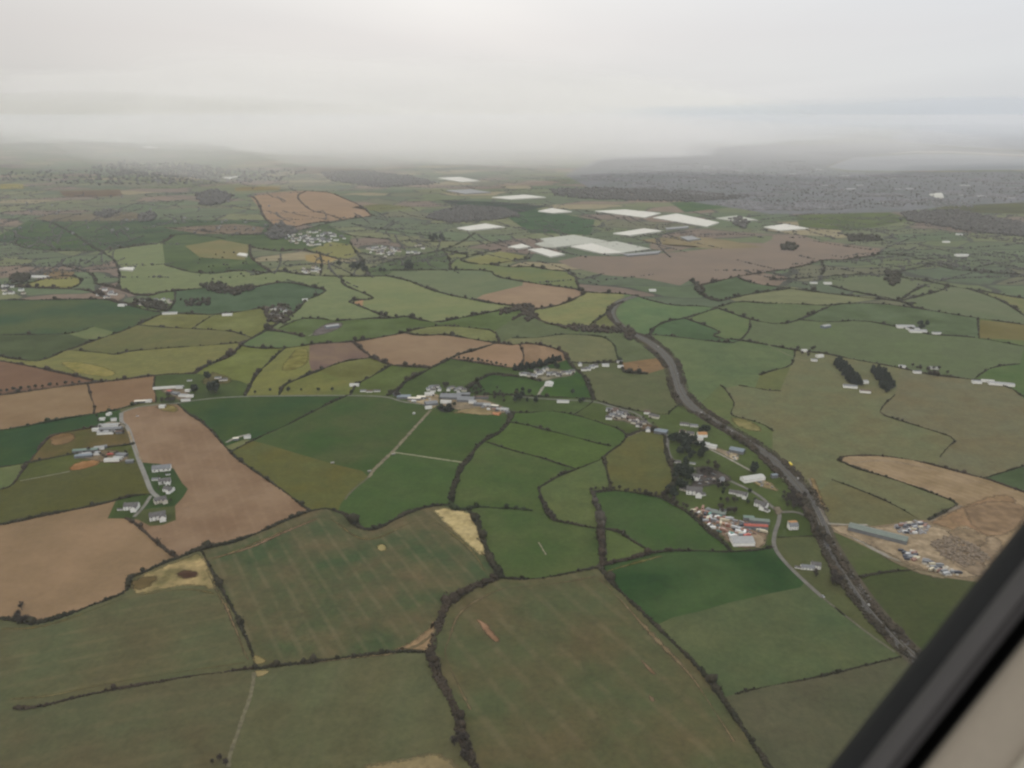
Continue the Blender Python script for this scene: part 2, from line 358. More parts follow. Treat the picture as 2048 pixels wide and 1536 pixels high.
ln('h',4,'dark', 1024,825, 1061,826, 1094,821, 1149,829, 1199,845, 1240,858, 1254,872)
ln('h',3.5,'dark', 1149,828, 1184,806, 1187,799)
ln('h',4.5,'dark', 1014,843, 1024,845, 1054,850, 1099,862, 1146,873, 1199,888, 1221,892)
ln('h',4,'dark', 968,883, 1024,901, 1074,913, 1124,930, 1154,938)
ln('h',4.5,'dark', 1077,976, 1119,951, 1154,938, 1204,918, 1219,903, 1244,887, 1254,872)
ln('h',6,'dark', 1208,918, 1216,950, 1222,978)
ln('h',8,'dark', 1254,872, 1290,858, 1330,868, 1329,885, 1334,912, 1344,937, 1352,962, 1345,976, 1330,990)
ln('h',7,'dark', 1184,983, 1222,981, 1236,981, 1274,986, 1310,993, 1324,995, 1349,1010, 1381,1028, 1399,1046, 1424,1068, 1448,1086, 1463,1098)
ln('h',9,'grey', 1186,985, 1191,1007, 1204,1032, 1201,1056)
ln('h',6,'dark', 1077,976, 1084,1003, 1094,1027, 1109,1042, 1136,1046, 1174,1054, 1201,1057, 1236,1062, 1261,1080, 1280,1090, 1301,1106)
ln('h',9,'brown', 1201,1057, 1204,1090, 1206,1130)
ln('h',8,'brown', 1204,1131, 1236,1123, 1274,1115, 1301,1106)
ln('h',4.5,'dark', 1301,1106, 1336,1102, 1374,1101, 1449,1104, 1499,1102, 1536,1097, 1550,1094)
ln('h',5,'dark', 1000,1155, 1024,1158, 1070,1158, 1106,1153, 1150,1144, 1179,1138, 1199,1134)
ln('h',6.5,'dark', 1199,1136, 1224,1166, 1249,1192, 1299,1238, 1336,1275, 1374,1311, 1414,1354, 1444,1396, 1474,1440, 1499,1476, 1524,1514, 1550,1555, 1575,1600)
ln('s',0,'', 1313,1250, 1345,1235, 1399,1223, 1460,1205, 1536,1188, 1600,1175)
ln('h',3,'dark', 1470,1388, 1536,1372, 1561,1368, 1623,1357, 1686,1342, 1748,1327, 1800,1314)
ln('s',0,'', 1800,1314, 1825,1322)
ln('s',0,'', 1545,1015, 1561,1025, 1558,1040, 1547,1070, 1548,1094, 1566,1121, 1601,1156, 1646,1196, 1690,1232, 1740,1270, 1790,1305)
ln('h',3,'dark', 1556,1075, 1600,1073, 1638,1072)
ln('s',0,'', 1640,1052, 1600,1022, 1561,1025)
ln('h',5,'dark', 1858,1040, 1900,1018, 1919,1007, 1861,985, 1786,958, 1711,937, 1676,920)
ln('h',5,'brown', 1676,920, 1685,914, 1698,912, 1761,911, 1836,922, 1911,942, 1986,962, 2048,985, 2250,1050)
ln('h',3.5,'dark', 1968,957, 2008,944, 2048,932, 2250,880)
ln('h',3.5,'dark', 1790,790, 1765,812, 1758,828, 1811,845, 1861,860, 1915,878, 1895,895, 1880,914)
ln('h',3,'dark', 1665,960, 1720,980, 1790,1010, 1840,1035)
ln('s',0,'', 1655,1045, 1690,1050, 1750,1052, 1836,1040, 1858,1040, 1900,1060, 2000,1140)
ln('s',0,'', 1655,1058, 1700,1078, 1760,1108, 1830,1140, 1890,1155, 1960,1165)
ln('h',4,'dark', 1720,1155, 1745,1149, 1790,1142, 1830,1140)
ln('h',3.5,'dark', 1530,607, 1590,608, 1661,612, 1686,607, 1761,607, 1836,617, 1911,630, 2048,650, 2250,680)
ln('h',4.5,'dark', 1536,690, 1586,700, 1620,704, 1648,707, 1711,720, 1786,733, 1861,750, 1911,755, 1961,761, 2023,775, 2048,797, 2250,840)
ln('h',3.5,'dark', 1520,750, 1545,741, 1581,733, 1588,718, 1590,701)
ln('h',3.5,'dark', 1956,632, 1958,676)
ln('h',4,'dark', 1800,655, 1830,662, 1861,670, 1910,672, 1958,676, 2048,693, 2250,730)
ln('h',3,'dark', 1948,757, 1965,745, 1990,733, 2040,728)
ln('h',7,'dark', 1296,678, 1301,667, 1311,652, 1336,642, 1369,637, 1399,628, 1434,616)
ln('h',5,'dark', 1369,637, 1399,647, 1444,664, 1424,671, 1440,677, 1481,681, 1536,690)
ln('h',4,'dark', 1300,670, 1329,671, 1386,678, 1461,687, 1481,681)
ln('h',3.5,'dark', 1274,592, 1294,600, 1349,612, 1399,612, 1434,616, 1474,602, 1530,607)
ln('h',3.5,'dark', 1440,770, 1449,776, 1462,795, 1470,808, 1459,830, 1480,836, 1499,840, 1530,850, 1545,862)
ln('h',3,'dark', 1479,771, 1510,776, 1536,781, 1560,782)
ln('s',0,'', 1040,735, 1080,733, 1119,725, 1134,719)
ln('s',0,'', 1081,762, 1078,778, 1074,793)
ln('s',0,'', 1040,735, 1048,745, 1050,756)
ln('s',0,'', 312,804, 335,807, 357,809)
ln('s',0,'', 390,747, 430,753, 480,762, 500,770)
ln('s',0,'', 240,819, 243,826)
ln('s',0,'', 1241,724, 1251,725, 1285,720, 1319,716, 1330,728)
ln('s',0,'', 1199,1135, 1204,1131)
ln('s',0,'', 560,565, 575,560)
ln('s',0,'', 330,626, 300,623)
# the middle distance
ln('h',5,'dark', 1698,520, 1731,512, 1786,507, 1861,522, 1898,532, 1905,538)
ln('h',5,'dark', 1786,545, 1800,553, 1811,560)
ln('h',6,'dark', 1848,572, 1830,580, 1811,592, 1800,600)
ln('h',5,'dark', 1661,572, 1711,585, 1786,597, 1836,617)
ln('h',5,'dark', 1936,575, 1975,590, 2020,610, 2060,640)
ln('h',5,'dark', 1640,520, 1650,535, 1640,552)
ln('h',4,'dark', 1600,640, 1660,645, 1720,640, 1800,655)
ln('h',4,'dark', 1434,616, 1500,640, 1560,650, 1600,640, 1661,612)
ln('h',4,'dark', 1481,681, 1500,660, 1500,640)
ln('h',5,'brown', 330,455, 400,462, 470,470, 530,470, 545,452)
ln('h',5,'brown', 545,545, 520,530, 500,515, 500,496)
ln('h',5,'dark', 330,530, 380,545, 430,548, 480,540, 545,546)
ln('h',4,'dark', 200,502, 230,520, 240,545, 237,577)
ln('h',4,'dark', 640,507, 645,530, 640,552)
ln('h',5,'dark', 887,501, 900,520, 900,540)
ln('h',5,'dark', 700,484, 712,505, 730,530, 740,553)
ln('h',4,'dark', 330,626, 345,612, 350,600, 350,585)
ln('h',4,'dark', 1060,533, 1100,540, 1150,545, 1160,575)
ln('h',6,'dark', -200,486, 0,485, 25,485, 50,497, 100,501, 135,502, 200,502)
ln('h',6,'dark', 85,440, 107,447, 137,462, 162,477, 185,495, 200,502)
ln('h',7,'brown', 200,502, 240,497, 272,492, 325,486, 350,470)
ln('h',9,'dark', 130,532, 150,537, 175,543, 192,556, 190,567)
ln('h',5,'dark', -200,580, 15,572, 62,567, 87,557, 132,551, 165,557, 158,571, 137,577)
ln('h',8,'brown', -200,565, 15,573, 75,576, 137,578, 175,580, 200,590, 225,602, 262,612, 285,608)
ln('h',8,'brown', 190,567, 237,577, 270,590, 300,592, 320,585, 350,582, 400,577, 437,572, 475,587, 512,573, 560,565)
ln('h',4,'dark', -200,601, 0,600, 100,600, 200,598, 225,602)
ln('h',4,'dark', 262,612, 300,622, 330,626, 375,628, 428,630, 470,625, 530,615)
ln('h',9,'dark', 325,486, 345,470, 380,468, 425,473, 450,478)
ln('h',7,'brown', 496,392, 512,397, 520,415, 527,435, 545,450, 567,461, 617,447, 650,444, 687,440, 744,432, 775,428)
ln('h',6,'brown', 612,382, 592,392, 607,410, 625,423, 650,427, 687,440)
ln('h',6,'brown', 744,432, 722,411, 690,398, 662,385, 612,382)
ln('h',6,'dark', 567,461, 600,462, 640,450, 690,440)
ln('h',6,'dark', 704,448, 749,457, 812,465, 849,471, 900,478)
ln('h',6,'dark', 690,468, 707,472, 787,480, 847,483, 880,484)
ln('h',6,'dark', 762,527, 812,515, 887,501, 925,484, 949,467)
ln('h',5,'dark', 887,502, 937,511, 960,507, 1000,500)
ln('h',5,'dark', 974,507, 930,516, 919,521, 940,527, 982,530, 1024,522, 1060,518)
ln('h',7,'dark', 774,552, 820,562, 837,570, 887,588, 949,600, 985,607, 1045,614)
ln('h',5,'dark', 787,541, 840,540, 900,540, 982,541, 990,553, 1024,560, 1074,568, 1149,578, 1172,585, 1249,588, 1274,592)
ln('h',7,'brown', 500,494, 524,498, 562,504, 599,498, 637,507, 660,514, 682,520)
ln('h',7,'dark', 512,550, 540,544, 565,542, 589,548, 640,552, 682,553, 730,553, 774,552)
ln('h',6,'dark', 560,565, 589,566, 624,575)
ln('h',5,'dark', 982,530, 1024,535, 1060,533, 1090,532)
ln('h',7,'dark', 1380,560, 1401,575, 1400,590, 1434,603, 1450,600, 1490,590, 1540,582, 1580,577)
ln('h',6,'dark', 1475,560, 1500,566, 1540,572, 1580,577, 1640,585, 1700,592, 1760,598, 1830,607)
ln('h',6,'dark', 1540,560, 1600,557, 1680,551, 1750,548, 1780,552, 1850,562, 1900,572, 1880,582, 1840,592, 1800,602)
ln('h',6,'dark', 1900,572, 1960,582, 2048,598, 2250,620)
ln('h',5,'dark', 1790,545, 1840,535, 1865,528, 1900,538, 1970,545, 2048,550, 2250,560)
ln('s',0,'', 1115,522, 1165,512, 1240,513, 1330,506, 1440,496, 1520,490, 1545,478)
ln('s',0,'', 1115,522, 1145,535, 1210,550, 1290,557, 1360,571, 1401,571)
ln('h',6,'brown', 1401,571, 1480,552, 1560,541, 1610,532, 1640,520, 1700,520, 1750,512)
ln('s',0,'', 1545,470, 1600,470, 1640,482, 1648,490, 1700,496, 1760,508, 1750,512)
ln('s',0,'', 1545,478, 1545,470)
ln('s',0,'', -200,470, 0,470, 60,437)
ln('s',0,'', 965,590, 1045,571)
ln('s',0,'', 1880,1345, 2000,1440, 2240,1640)
ln('s',0,'', 1840,1335, 1960,1430, 2200,1640)
ln('s',0,'', 1960,1165, 2240,1200)
ln('s',0,'', 2000,1140, 2100,1120, 2240,1110)
ln('s',0,'', 1652,1030, 1655,1058, 1652,1070)
ln('s',0,'', -180,440, -180,1590, 2230,1590, 2230,440, -180,440)

# name of the field, seed point, colours as seen there, wheel lines (two points along them, spacing, strength, colour), patch scale
FD = []
def fd(name, x, y, a, b=None, stripe=None, big=0.012, grain=0.22): FD.append((name, x, y, a, b or tuple(c*.9 for c in a), stripe, big, grain))
fd('long striped winter crop', 250,1290, (80,87,62), (90,86,66), ((100,1330),(430,1265),24,.45,(104,98,74)))
fd('olive field at the foot of the ditch', 250,1470, (79,84,60), (88,83,64), ((100,1480),(430,1420),26,.4,(100,94,72)))
fd('four-sided crop with pale wheel lines', 680,1200, (66,80,56), (96,88,68), ((640,1080),(780,1290),19,.5,(106,100,78)), .013)
fd('olive crop below the black ditch', 680,1430, (88,86,64), (80,86,60), ((560,1500),(640,1340),30,.25,(100,96,74)))
fd('big olive-brown crop in the bend', 1150,1400, (89,83,62), (74,82,56), ((1040,1190),(1300,1440),28,.3,(110,100,78)), .014)
fd('broad brown ploughed field', 150,1120, (134,112,88), (120,102,80), None, .009, .09)
fd('crooked brown ploughed field', 450,980, (130,110,90), (118,98,80), ((430,900),(500,1080),18,.2,(140,120,98)), .012, .09)
fd('dark pasture under the village lane', 560,840, (62,80,54), (70,84,58))
fd('wide dark pasture with the water tank', 700,870, (66,84,56), (76,86,60), None, .012)
fd('rough lighter pasture', 600,960, (84,90,58), (92,90,60), None, .02)
fd('dark pasture east of the white track', 920,880, (64,82,54), (72,86,56))
fd('smooth dark green field in the curve', 800,990, (66,85,54), (72,88,56))
fd('pasture north of the short hedge', 1000,960, (68,86,54), (78,90,58))
fd('pasture with a scratch mark', 1090,1090, (66,84,52), (76,88,56))
fd('green field by the bent hedge', 1140,990, (78,92,60), (84,94,60))
fd('dark square pasture', 1290,1040, (62,82,52), (70,86,56))
fd('small tapered pasture', 1235,1095, (78,92,56), (84,94,60))
fd('mossy olive pasture', 1280,930, (84,90,60), (94,92,64), None, .02)
fd('pasture below the yard', 1400,1160, (66,84,54), (52,72,48), None, .01)
fd('wide dark pasture by the trunk road', 1550,1290, (70,84,58), (80,88,60), None, .01)
fd('dim pasture beside the window frame', 1650,1450, (72,78,58), (80,81,61))
fd('grass strip between lane and road', 1650,1180, (76,84,58), (84,84,62))
fd('paddock with the yellow house', 1590,1055, (72,84,56))
fd('green triangle beside the lane', 1600,1105, (68,84,54), (78,88,56))
fd('pasture under the quarry bank', 1740,1120, (80,86,60), (72,84,54))
fd('dark pasture by the window edge', 1830,1200, (66,76,52), (72,78,54))
fd('olive field above the quarry', 1760,1010, (92,96,70), (100,96,72), None, .012)
fd('thin field along the road', 1680,1010, (88,96,66), (94,96,70))
fd('large dull meadow', 1600,850, (96,102,76), (106,103,80), None, .014)
fd('square dull meadow', 1830,890, (98,103,78), (104,103,80))
fd('eastern brown-green meadow', 1950,850, (100,102,80), (108,102,82), None, .014)
fd('bright green edge field', 2020,960, (78,92,68))
fd('pale stubble wedge', 1800,935, (140,122,98), (124,108,84), ((1700,925),(1960,1010),12,.5,(150,134,110)), .02)
fd('green meadow beyond the road bend', 1440,730, (94,106,76), (86,100,74))
fd('upper green meadow', 1700,660, (90,100,76), (92,104,76), None, .006)
fd('blue-green meadow', 1800,700, (84,97,72), (94,102,76))
fd('green meadow under the thin hedge', 1650,760, (94,102,76), (100,102,78))
fd('green field below the fork', 1380,655, (82,100,74))
fd('green field inside the road bend', 1300,630, (92,108,76), (84,104,74))
fd('lime field left of the road bend', 1140,630, (114,116,78), (104,112,76))
fd('lime triangle by the road', 1225,645, (104,110,76))
fd('green strip under the lime field', 1150,662, (92,102,76))
fd('brown patch under the lime field', 1100,600, (136,118,98), (128,110,94), None, .012, .08)
fd('round-topped olive meadow', 1170,705, (104,106,78), (96,102,76))
fd('small meadow beside the road bank', 1275,700, (94,100,72))
fd('little ploughed patch by the road', 1300,735, (126,106,84), (116,98,78))
fd('large meadow by the road bank', 1260,780, (84,92,68), (92,96,72), None, .012)
fd('green corner by the estate', 1130,770, (72,92,56))
fd('pasture left of the estate', 1000,775, (74,92,60))
fd('pasture with the long byre', 1110,810, (78,92,62))
fd('green field by the crossroads', 1200,825, (82,94,64))
fd('long green strip', 1130,850, (76,92,60), (70,88,56))
fd('wide green strip', 1090,890, (78,94,58), (72,88,54))
fd('dark wedge of pasture', 1040,935, (66,86,54), (72,88,56))
fd('clay-brown field', 840,700, (132,114,94), (126,108,90), ((760,690),(960,690),14,.2,(150,126,106)), .012, .08)
fd('clay-brown spur', 990,712, (138,116,96), (130,110,90), None, .012, .08)
fd('clay-brown tip', 1085,712, (134,114,94))
fd('grey-brown ploughed field', 680,712, (108,94,88), (120,104,90), None, .015, .08)
fd('yellow-green hillside', 580,730, (114,114,74), (104,108,70), None, .02)
fd('yellow-green corner', 650,770, (112,110,72), (90,100,64))
fd('olive kite-shaped field', 700,742, (102,106,70))
fd('green field behind the village', 770,755, (88,100,66))
fd('smooth green field over the village', 900,755, (74,94,66), (80,98,68))
fd('long straw-coloured meadow', 330,720, (114,112,78), (102,106,72), ((150,745),(400,705),18,.35,(136,130,88)), .014)
fd('flat olive meadow', 350,675, (100,100,72), (92,98,70))
fd('lime rectangle', 350,640, (106,110,74))
fd('lime meadow', 470,645, (104,110,72))
fd('narrow lime meadow', 495,730, (104,112,70))
fd('dim green meadow', 60,690, (84,94,72))
fd('broad dark meadow', 60,630, (72,88,70), (84,94,70), None, .006)
fd('olive slope', 220,640, (86,96,70))
fd('brown ploughed corner', 70,755, (118,98,84), (110,92,80), None, .012, .08)
fd('long brown field', 90,810, (130,112,90), (122,104,84), None, .012, .08)
fd('square brown field', 250,785, (126,106,86), (120,100,82), None, .012, .08)
fd('green paddock by the farm', 345,763, (80,92,64))
fd('farm paddock with round trees', 430,770, (96,96,70))
fd('dark green strip', 60,890, (58,78,50), (66,82,54))
fd('farmyard meadow', 170,880, (86,86,62), (104,92,70))
fd('olive meadow with pale track', 130,930, (84,92,60))
fd('long olive meadow', 150,975, (80,84,58), (86,86,60))
fd('garden of the white houses', 330,990, (66,82,54))
fd('lower garden', 320,1035, (80,88,60))
fd('triangular lawn', 262,1012, (70,84,54))
fd('bright tongue of grass', 830,600, (108,116,80), (100,112,78), None, .008)
fd('grass between two hedges', 650,615, (104,114,80), (98,110,78))
fd('small field over the tree belt', 590,655, (88,102,70))
fd('field with the blue shed', 720,660, (86,98,72))
fd('narrow lime strip', 920,665, (106,112,76))
fd('broad green field', 930,570, (98,108,80), (92,104,78), None, .008)
fd('lime band', 1120,550, (108,112,80), (98,108,80), None, .008)
fd('purple-brown ploughland', 1350,530, (116,106,98), (122,110,100), ((1150,540),(1600,500),40,.3,(128,112,98)), .008, .06)
fd('grazed green land', 1500,640, (86,99,72), (92,102,75), None, .006)
fd('green field at the dark copse', 1450,585, (86,100,76))
fd('green pasture with copses', 1700,575, (92,103,78), (98,106,82), None, .006)
fd('far meadow', 1900,600, (94,103,80))
fd('lime patch', 120,563, (118,116,82))
fd('rolling golf links', 350,540, (106,106,82), (92,98,76), None, .02)
fd('far green bowl', 80,470, (96,108,84))
fd('far green slope', 260,470, (96,106,86))
fd('brown common', 560,420, (140,118,102), (132,112,100), None, .008, .06)
fd('brown common behind the hedge', 655,400, (144,122,106), (134,114,100), None, .008, .06)
fd('green strip under the common', 650,470, (98,108,84))
fd('green fields beyond the estate', 850,520, (96,106,84))
fd('green bow', 560,610, (82,98,76))

fd('quarry ground', 1875,1094, (130,115,94), (114,102,84), None, .03)
fd('grass beside the lower road bank', 1771,1224, (74,80,56))
fd('small eastern green field', 1796,640, (90,103,78))
fd('garden ground of the lane bend', 1539,932, (76,86,60))
fd('road bank grass', 1336,745, (90,90,68))
fd('road bank triangle', 1468,830, (90,94,68))
def build_network():
    """snap the traced lines together, cut them where they cross, and walk the faces"""
    L = [x[3] for x in LN]
    TOL = 7.0
    for i, P in enumerate(L):
        for e in (0, -1):
            p = P[e]; best = None
            for j, Q in enumerate(L):
                for k in range(len(Q)-1):
                    if i == j and k in ((0,) if e == 0 else (len(Q)-2,)): continue
                    if i == j: continue
                    ax, ay = Q[k]; bx, by = Q[k+1]; dx, dy = bx-ax, by-ay; d2 = dx*dx+dy*dy
                    if d2 < 1e-9: continue
                    t = max(0, min(1, ((p[0]-ax)*dx+(p[1]-ay)*dy)/d2)); qx, qy = ax+t*dx, ay+t*dy
                    d = math.hypot(qx-p[0], qy-p[1])
                    if d < TOL and (best is None or d < best[0]): best = (d, j, k, t, qx, qy)
            if best:
                d, j, k, t, qx, qy = best
                if t*math.hypot(L[j][k+1][0]-L[j][k][0], L[j][k+1][1]-L[j][k][1]) < 2.5: P[e] = list(L[j][k])
                elif (1-t)*math.hypot(L[j][k+1][0]-L[j][k][0], L[j][k+1][1]-L[j][k][1]) < 2.5: P[e] = list(L[j][k+1])
                else: L[j].insert(k+1, [qx, qy]); P[e] = [qx, qy]
    # an end that meets nothing runs on, unhedged, to the line ahead of it
    def attached(p, i):
        return any(math.hypot(p[0]-q[0], p[1]-q[1]) < .6 for j, Q in enumerate(L) if j != i for q in Q)
    extra = []
    for i in range(len(L)):
        if len(L[i]) < 2: continue
        for e, n in ((0, 1), (-1, -2)):
            p, q = L[i][e], L[i][n]
            if attached(p, i) or math.hypot(L[i][0][0]-L[i][-1][0], L[i][0][1]-L[i][-1][1]) < 1: continue
            dx, dy = p[0]-q[0], p[1]-q[1]; l = math.hypot(dx, dy) or 1; dx /= l; dy /= l; best = None
            for j, Q in enumerate(L):
                for k in range(len(Q)-1):
                    if j == i and abs(k-(0 if e == 0 else len(Q)-2)) < 2: continue
                    ax, ay = Q[k]; bx, by = Q[k+1]; sx, sy = bx-ax, by-ay; d2 = sx*sx+sy*sy
                    if d2 < 1e-9: continue
                    t = max(0, min(1, ((p[0]-ax)*sx+(p[1]-ay)*sy)/d2)); cx, cy = ax+t*sx, ay+t*sy; d = math.hypot(cx-p[0], cy-p[1])
                    if d < 1e-3: continue
                    ahead = ((cx-p[0])*dx+(cy-p[1])*dy)/d
                    if ahead > .2 and d < 60:
                        c = d*(1.6-ahead)
                        if best is None or c < best[0]: best = (c, cx, cy)
                    dn = dx*sy-dy*sx
                    if abs(dn) > 1e-9:
                        u = ((ax-p[0])*sy-(ay-p[1])*sx)/dn; v = ((ax-p[0])*dy-(ay-p[1])*dx)/dn
                        if 1e-3 < u < 130 and 0 <= v <= 1:
                            c = u*.75
                            if best is None or c < best[0]: best = (c, p[0]+dx*u, p[1]+dy*u)
            if best:
                ex, ey = best[1]-p[0], best[2]-p[1]; d = math.hypot(ex, ey); k = (d+.5)/max(d, .01)
                extra.append([list(p), [p[0]+ex*k, p[1]+ey*k]])
    for x in extra: LN.append(['s', 0, 'gap', x])
    L = [x[3] for x in LN]
    segs = [(tuple(P[k]), tuple(P[k+1]), i) for i, P in enumerate(L) for k in range(len(P)-1)]
    cuts = [[0.0, 1.0] for _ in segs]
    for a in range(len(segs)):
        (x1, y1), (x2, y2), _ = segs[a]
        ax0, ax1, ay0, ay1 = min(x1, x2), max(x1, x2), min(y1, y2), max(y1, y2)
        for b in range(a+1, len(segs)):
            (x3, y3), (x4, y4), _ = segs[b]
            if max(x3, x4) < ax0 or min(x3, x4) > ax1 or max(y3, y4) < ay0 or min(y3, y4) > ay1: continue
            den = (x2-x1)*(y4-y3)-(y2-y1)*(x4-x3)
            if abs(den) < 1e-9: continue
            t = ((x3-x1)*(y4-y3)-(y3-y1)*(x4-x3))/den; u = ((x3-x1)*(y2-y1)-(y3-y1)*(x2-x1))/den
            if -1e-6 <= t <= 1+1e-6 and -1e-6 <= u <= 1+1e-6: cuts[a].append(t); cuts[b].append(u)
    ids, pts, adj = {}, [], {}
    def vid(p):
        k = (round(p[0]*4), round(p[1]*4))
        if k not in ids: ids[k] = len(pts); pts.append((k[0]/4, k[1]/4)); adj[ids[k]] = set()
        return ids[k]
    owner = {}
    for (p, q, i), c in zip(segs, cuts):
        c = sorted(c); vs = [vid((p[0]+(q[0]-p[0])*t, p[1]+(q[1]-p[1])*t)) for t in c]
        for a, b in zip(vs[:-1], vs[1:]):
            if a != b: adj[a].add(b); adj[b].add(a); owner.setdefault((min(a, b), max(a, b)), i)
    ch = True
    while ch:
        ch = False
        for v in list(adj):
            if len(adj[v]) == 1:
                u = adj[v].pop(); adj[u].discard(v); ch = True
    order = {v: sorted(n, key=lambda u: math.atan2(pts[u][1]-pts[v][1], pts[u][0]-pts[v][0])) for v, n in adj.items() if n}
    seen, faces = set(), []
    for v in order:
        for u in order[v]:
            if (v, u) in seen: continue
            f, a, b = [], v, u
            while (a, b) not in seen:
                seen.add((a, b)); f.append(a); o = order[b]; c = o[(o.index(a)-1) % len(o)]; a, b = b, c
            P = [pts[i] for i in f]
            ar = sum(P[i][0]*P[(i+1) % len(P)][1]-P[(i+1) % len(P)][0]*P[i][1] for i in range(len(P)))/2
            faces.append((ar, f, P))
    pos = [x for x in faces if x[0] > 30]
    return pos, owner, pts
def inside(x, y, P):
    c = False; j = len(P)-1
    for i in range(len(P)):
        if (P[i][1] > y) != (P[j][1] > y) and x < (P[j][0]-P[i][0])*(y-P[i][1])/(P[j][1]-P[i][1])+P[i][0]: c = not c
        j = i
    return c
FACES, OWNER, NPTS = build_network()
FACES.sort(key=lambda f: -f[0])

# ---------------------------------------------------------------- ground
def ground_material():
    m, t, b = nodes_of('farmland'); N = t.nodes.new; L = t.links.new
    geo = N('ShaderNodeNewGeometry')
    nw = N('ShaderNodeTexNoise'); nw.inputs['Scale'].default_value = .0025; nw.inputs['Detail'].default_value = 2; L(geo.outputs['Position'], nw.inputs[0])
    ws = N('ShaderNodeVectorMath'); ws.operation = 'SCALE'; ws.inputs[3].default_value = 420; L(nw.outputs['Color'], ws.inputs[0])
    wa = N('ShaderNodeVectorMath'); wa.operation = 'ADD'; L(geo.outputs['Position'], wa.inputs[0]); L(ws.outputs[0], wa.inputs[1])
    mp = N('ShaderNodeMapping'); mp.inputs['Rotation'].default_value = (0, 0, .35); mp.inputs['Scale'].default_value = (1/330, 1/230, 1); L(wa.outputs[0], mp.inputs[0])
    def vor(feat):
        v = N('ShaderNodeTexVoronoi'); v.voronoi_dimensions = '2D'; v.feature = feat; v.inputs['Randomness'].default_value = .85
        v.inputs['Scale'].default_value = 1; L(mp.outputs[0], v.inputs['Vector']); return v
    v1, v2 = vor('F1'), vor('DISTANCE_TO_EDGE')
    sp = N('ShaderNodeSeparateColor'); L(v1.outputs['Color'], sp.inputs[0])
    cr = N('ShaderNodeValToRGB'); cr.color_ramp.interpolation = 'CONSTANT'; L(sp.outputs[0], cr.inputs[0])
    cols = [(0.034, 0.048, 0.023), (0.047, 0.057, 0.026), (0.062, 0.066, 0.031), (0.039, 0.050, 0.026), (0.051, 0.052, 0.030), (0.079, 0.059, 0.043), (0.042, 0.056, 0.028), (0.057, 0.064, 0.030), (0.101, 0.087, 0.050), (0.034, 0.045, 0.025), (0.068, 0.052, 0.040), (0.049, 0.056, 0.029)]
    g = cr.color_ramp; g.elements[0].color = (*cols[0], 1); g.elements[0].position = 0
    g.elements[1].color = (*cols[-1], 1); g.elements[1].position = 1-1/len(cols)
    for i, c in enumerate(cols[1:-1]): e = g.elements.new((i+1)/len(cols)); e.color = (*c, 1)
    n2 = N('ShaderNodeTexNoise'); n2.inputs['Scale'].default_value = .02; n2.inputs['Detail'].default_value = 6; L(geo.outputs['Position'], n2.inputs[0])
    r2 = N('ShaderNodeMapRange'); r2.inputs[1].default_value = .3; r2.inputs[2].default_value = .7; r2.inputs[3].default_value = 1.25; r2.inputs[4].default_value = 1.8; L(n2.outputs[0], r2.inputs[0])
    s = N('ShaderNodeVectorMath'); s.operation = 'SCALE'; L(cr.outputs[0], s.inputs[0]); L(r2.outputs[0], s.inputs[3])
    # scrub and hedge banks along the field edges
    n3 = N('ShaderNodeTexNoise'); n3.inputs['Scale'].default_value = .008; n3.inputs['Detail'].default_value = 4; L(geo.outputs['Position'], n3.inputs[0])
    th = N('ShaderNodeMapRange'); th.inputs[1].default_value = .35; th.inputs[2].default_value = .7; th.inputs[3].default_value = .010; th.inputs[4].default_value = .055; L(n3.outputs[0], th.inputs[0])
    lt = N('ShaderNodeMath'); lt.operation = 'LESS_THAN'; L(v2.outputs['Distance'], lt.inputs[0]); L(th.outputs[0], lt.inputs[1])
    mx = N('ShaderNodeMix'); mx.data_type = 'RGBA'; L(lt.outputs[0], mx.inputs[0]); L(s.outputs[0], mx.inputs[6]); mx.inputs[7].default_value = (.032, .034, .026, 1)
    L(mx.outputs[2], b.inputs['Base Color']); b.inputs['Roughness'].default_value = 1; b.inputs['Specular IOR Level'].default_value = .05
    return m
gm = ground_material()
gv, gf, nn = [], [], 24
for j in range(nn+1):
    for i in range(nn+1):
        gv.append((-36000+72000*i/nn, -6000+52000*(j/nn)**1.3, 0.0))
for j in range(nn):
    for i in range(nn): k = j*(nn+1)+i; gf.append((k, k+1, k+nn+2, k+nn+1))
tag(mesh_obj('ground', gv, gf, gm), kind='structure')

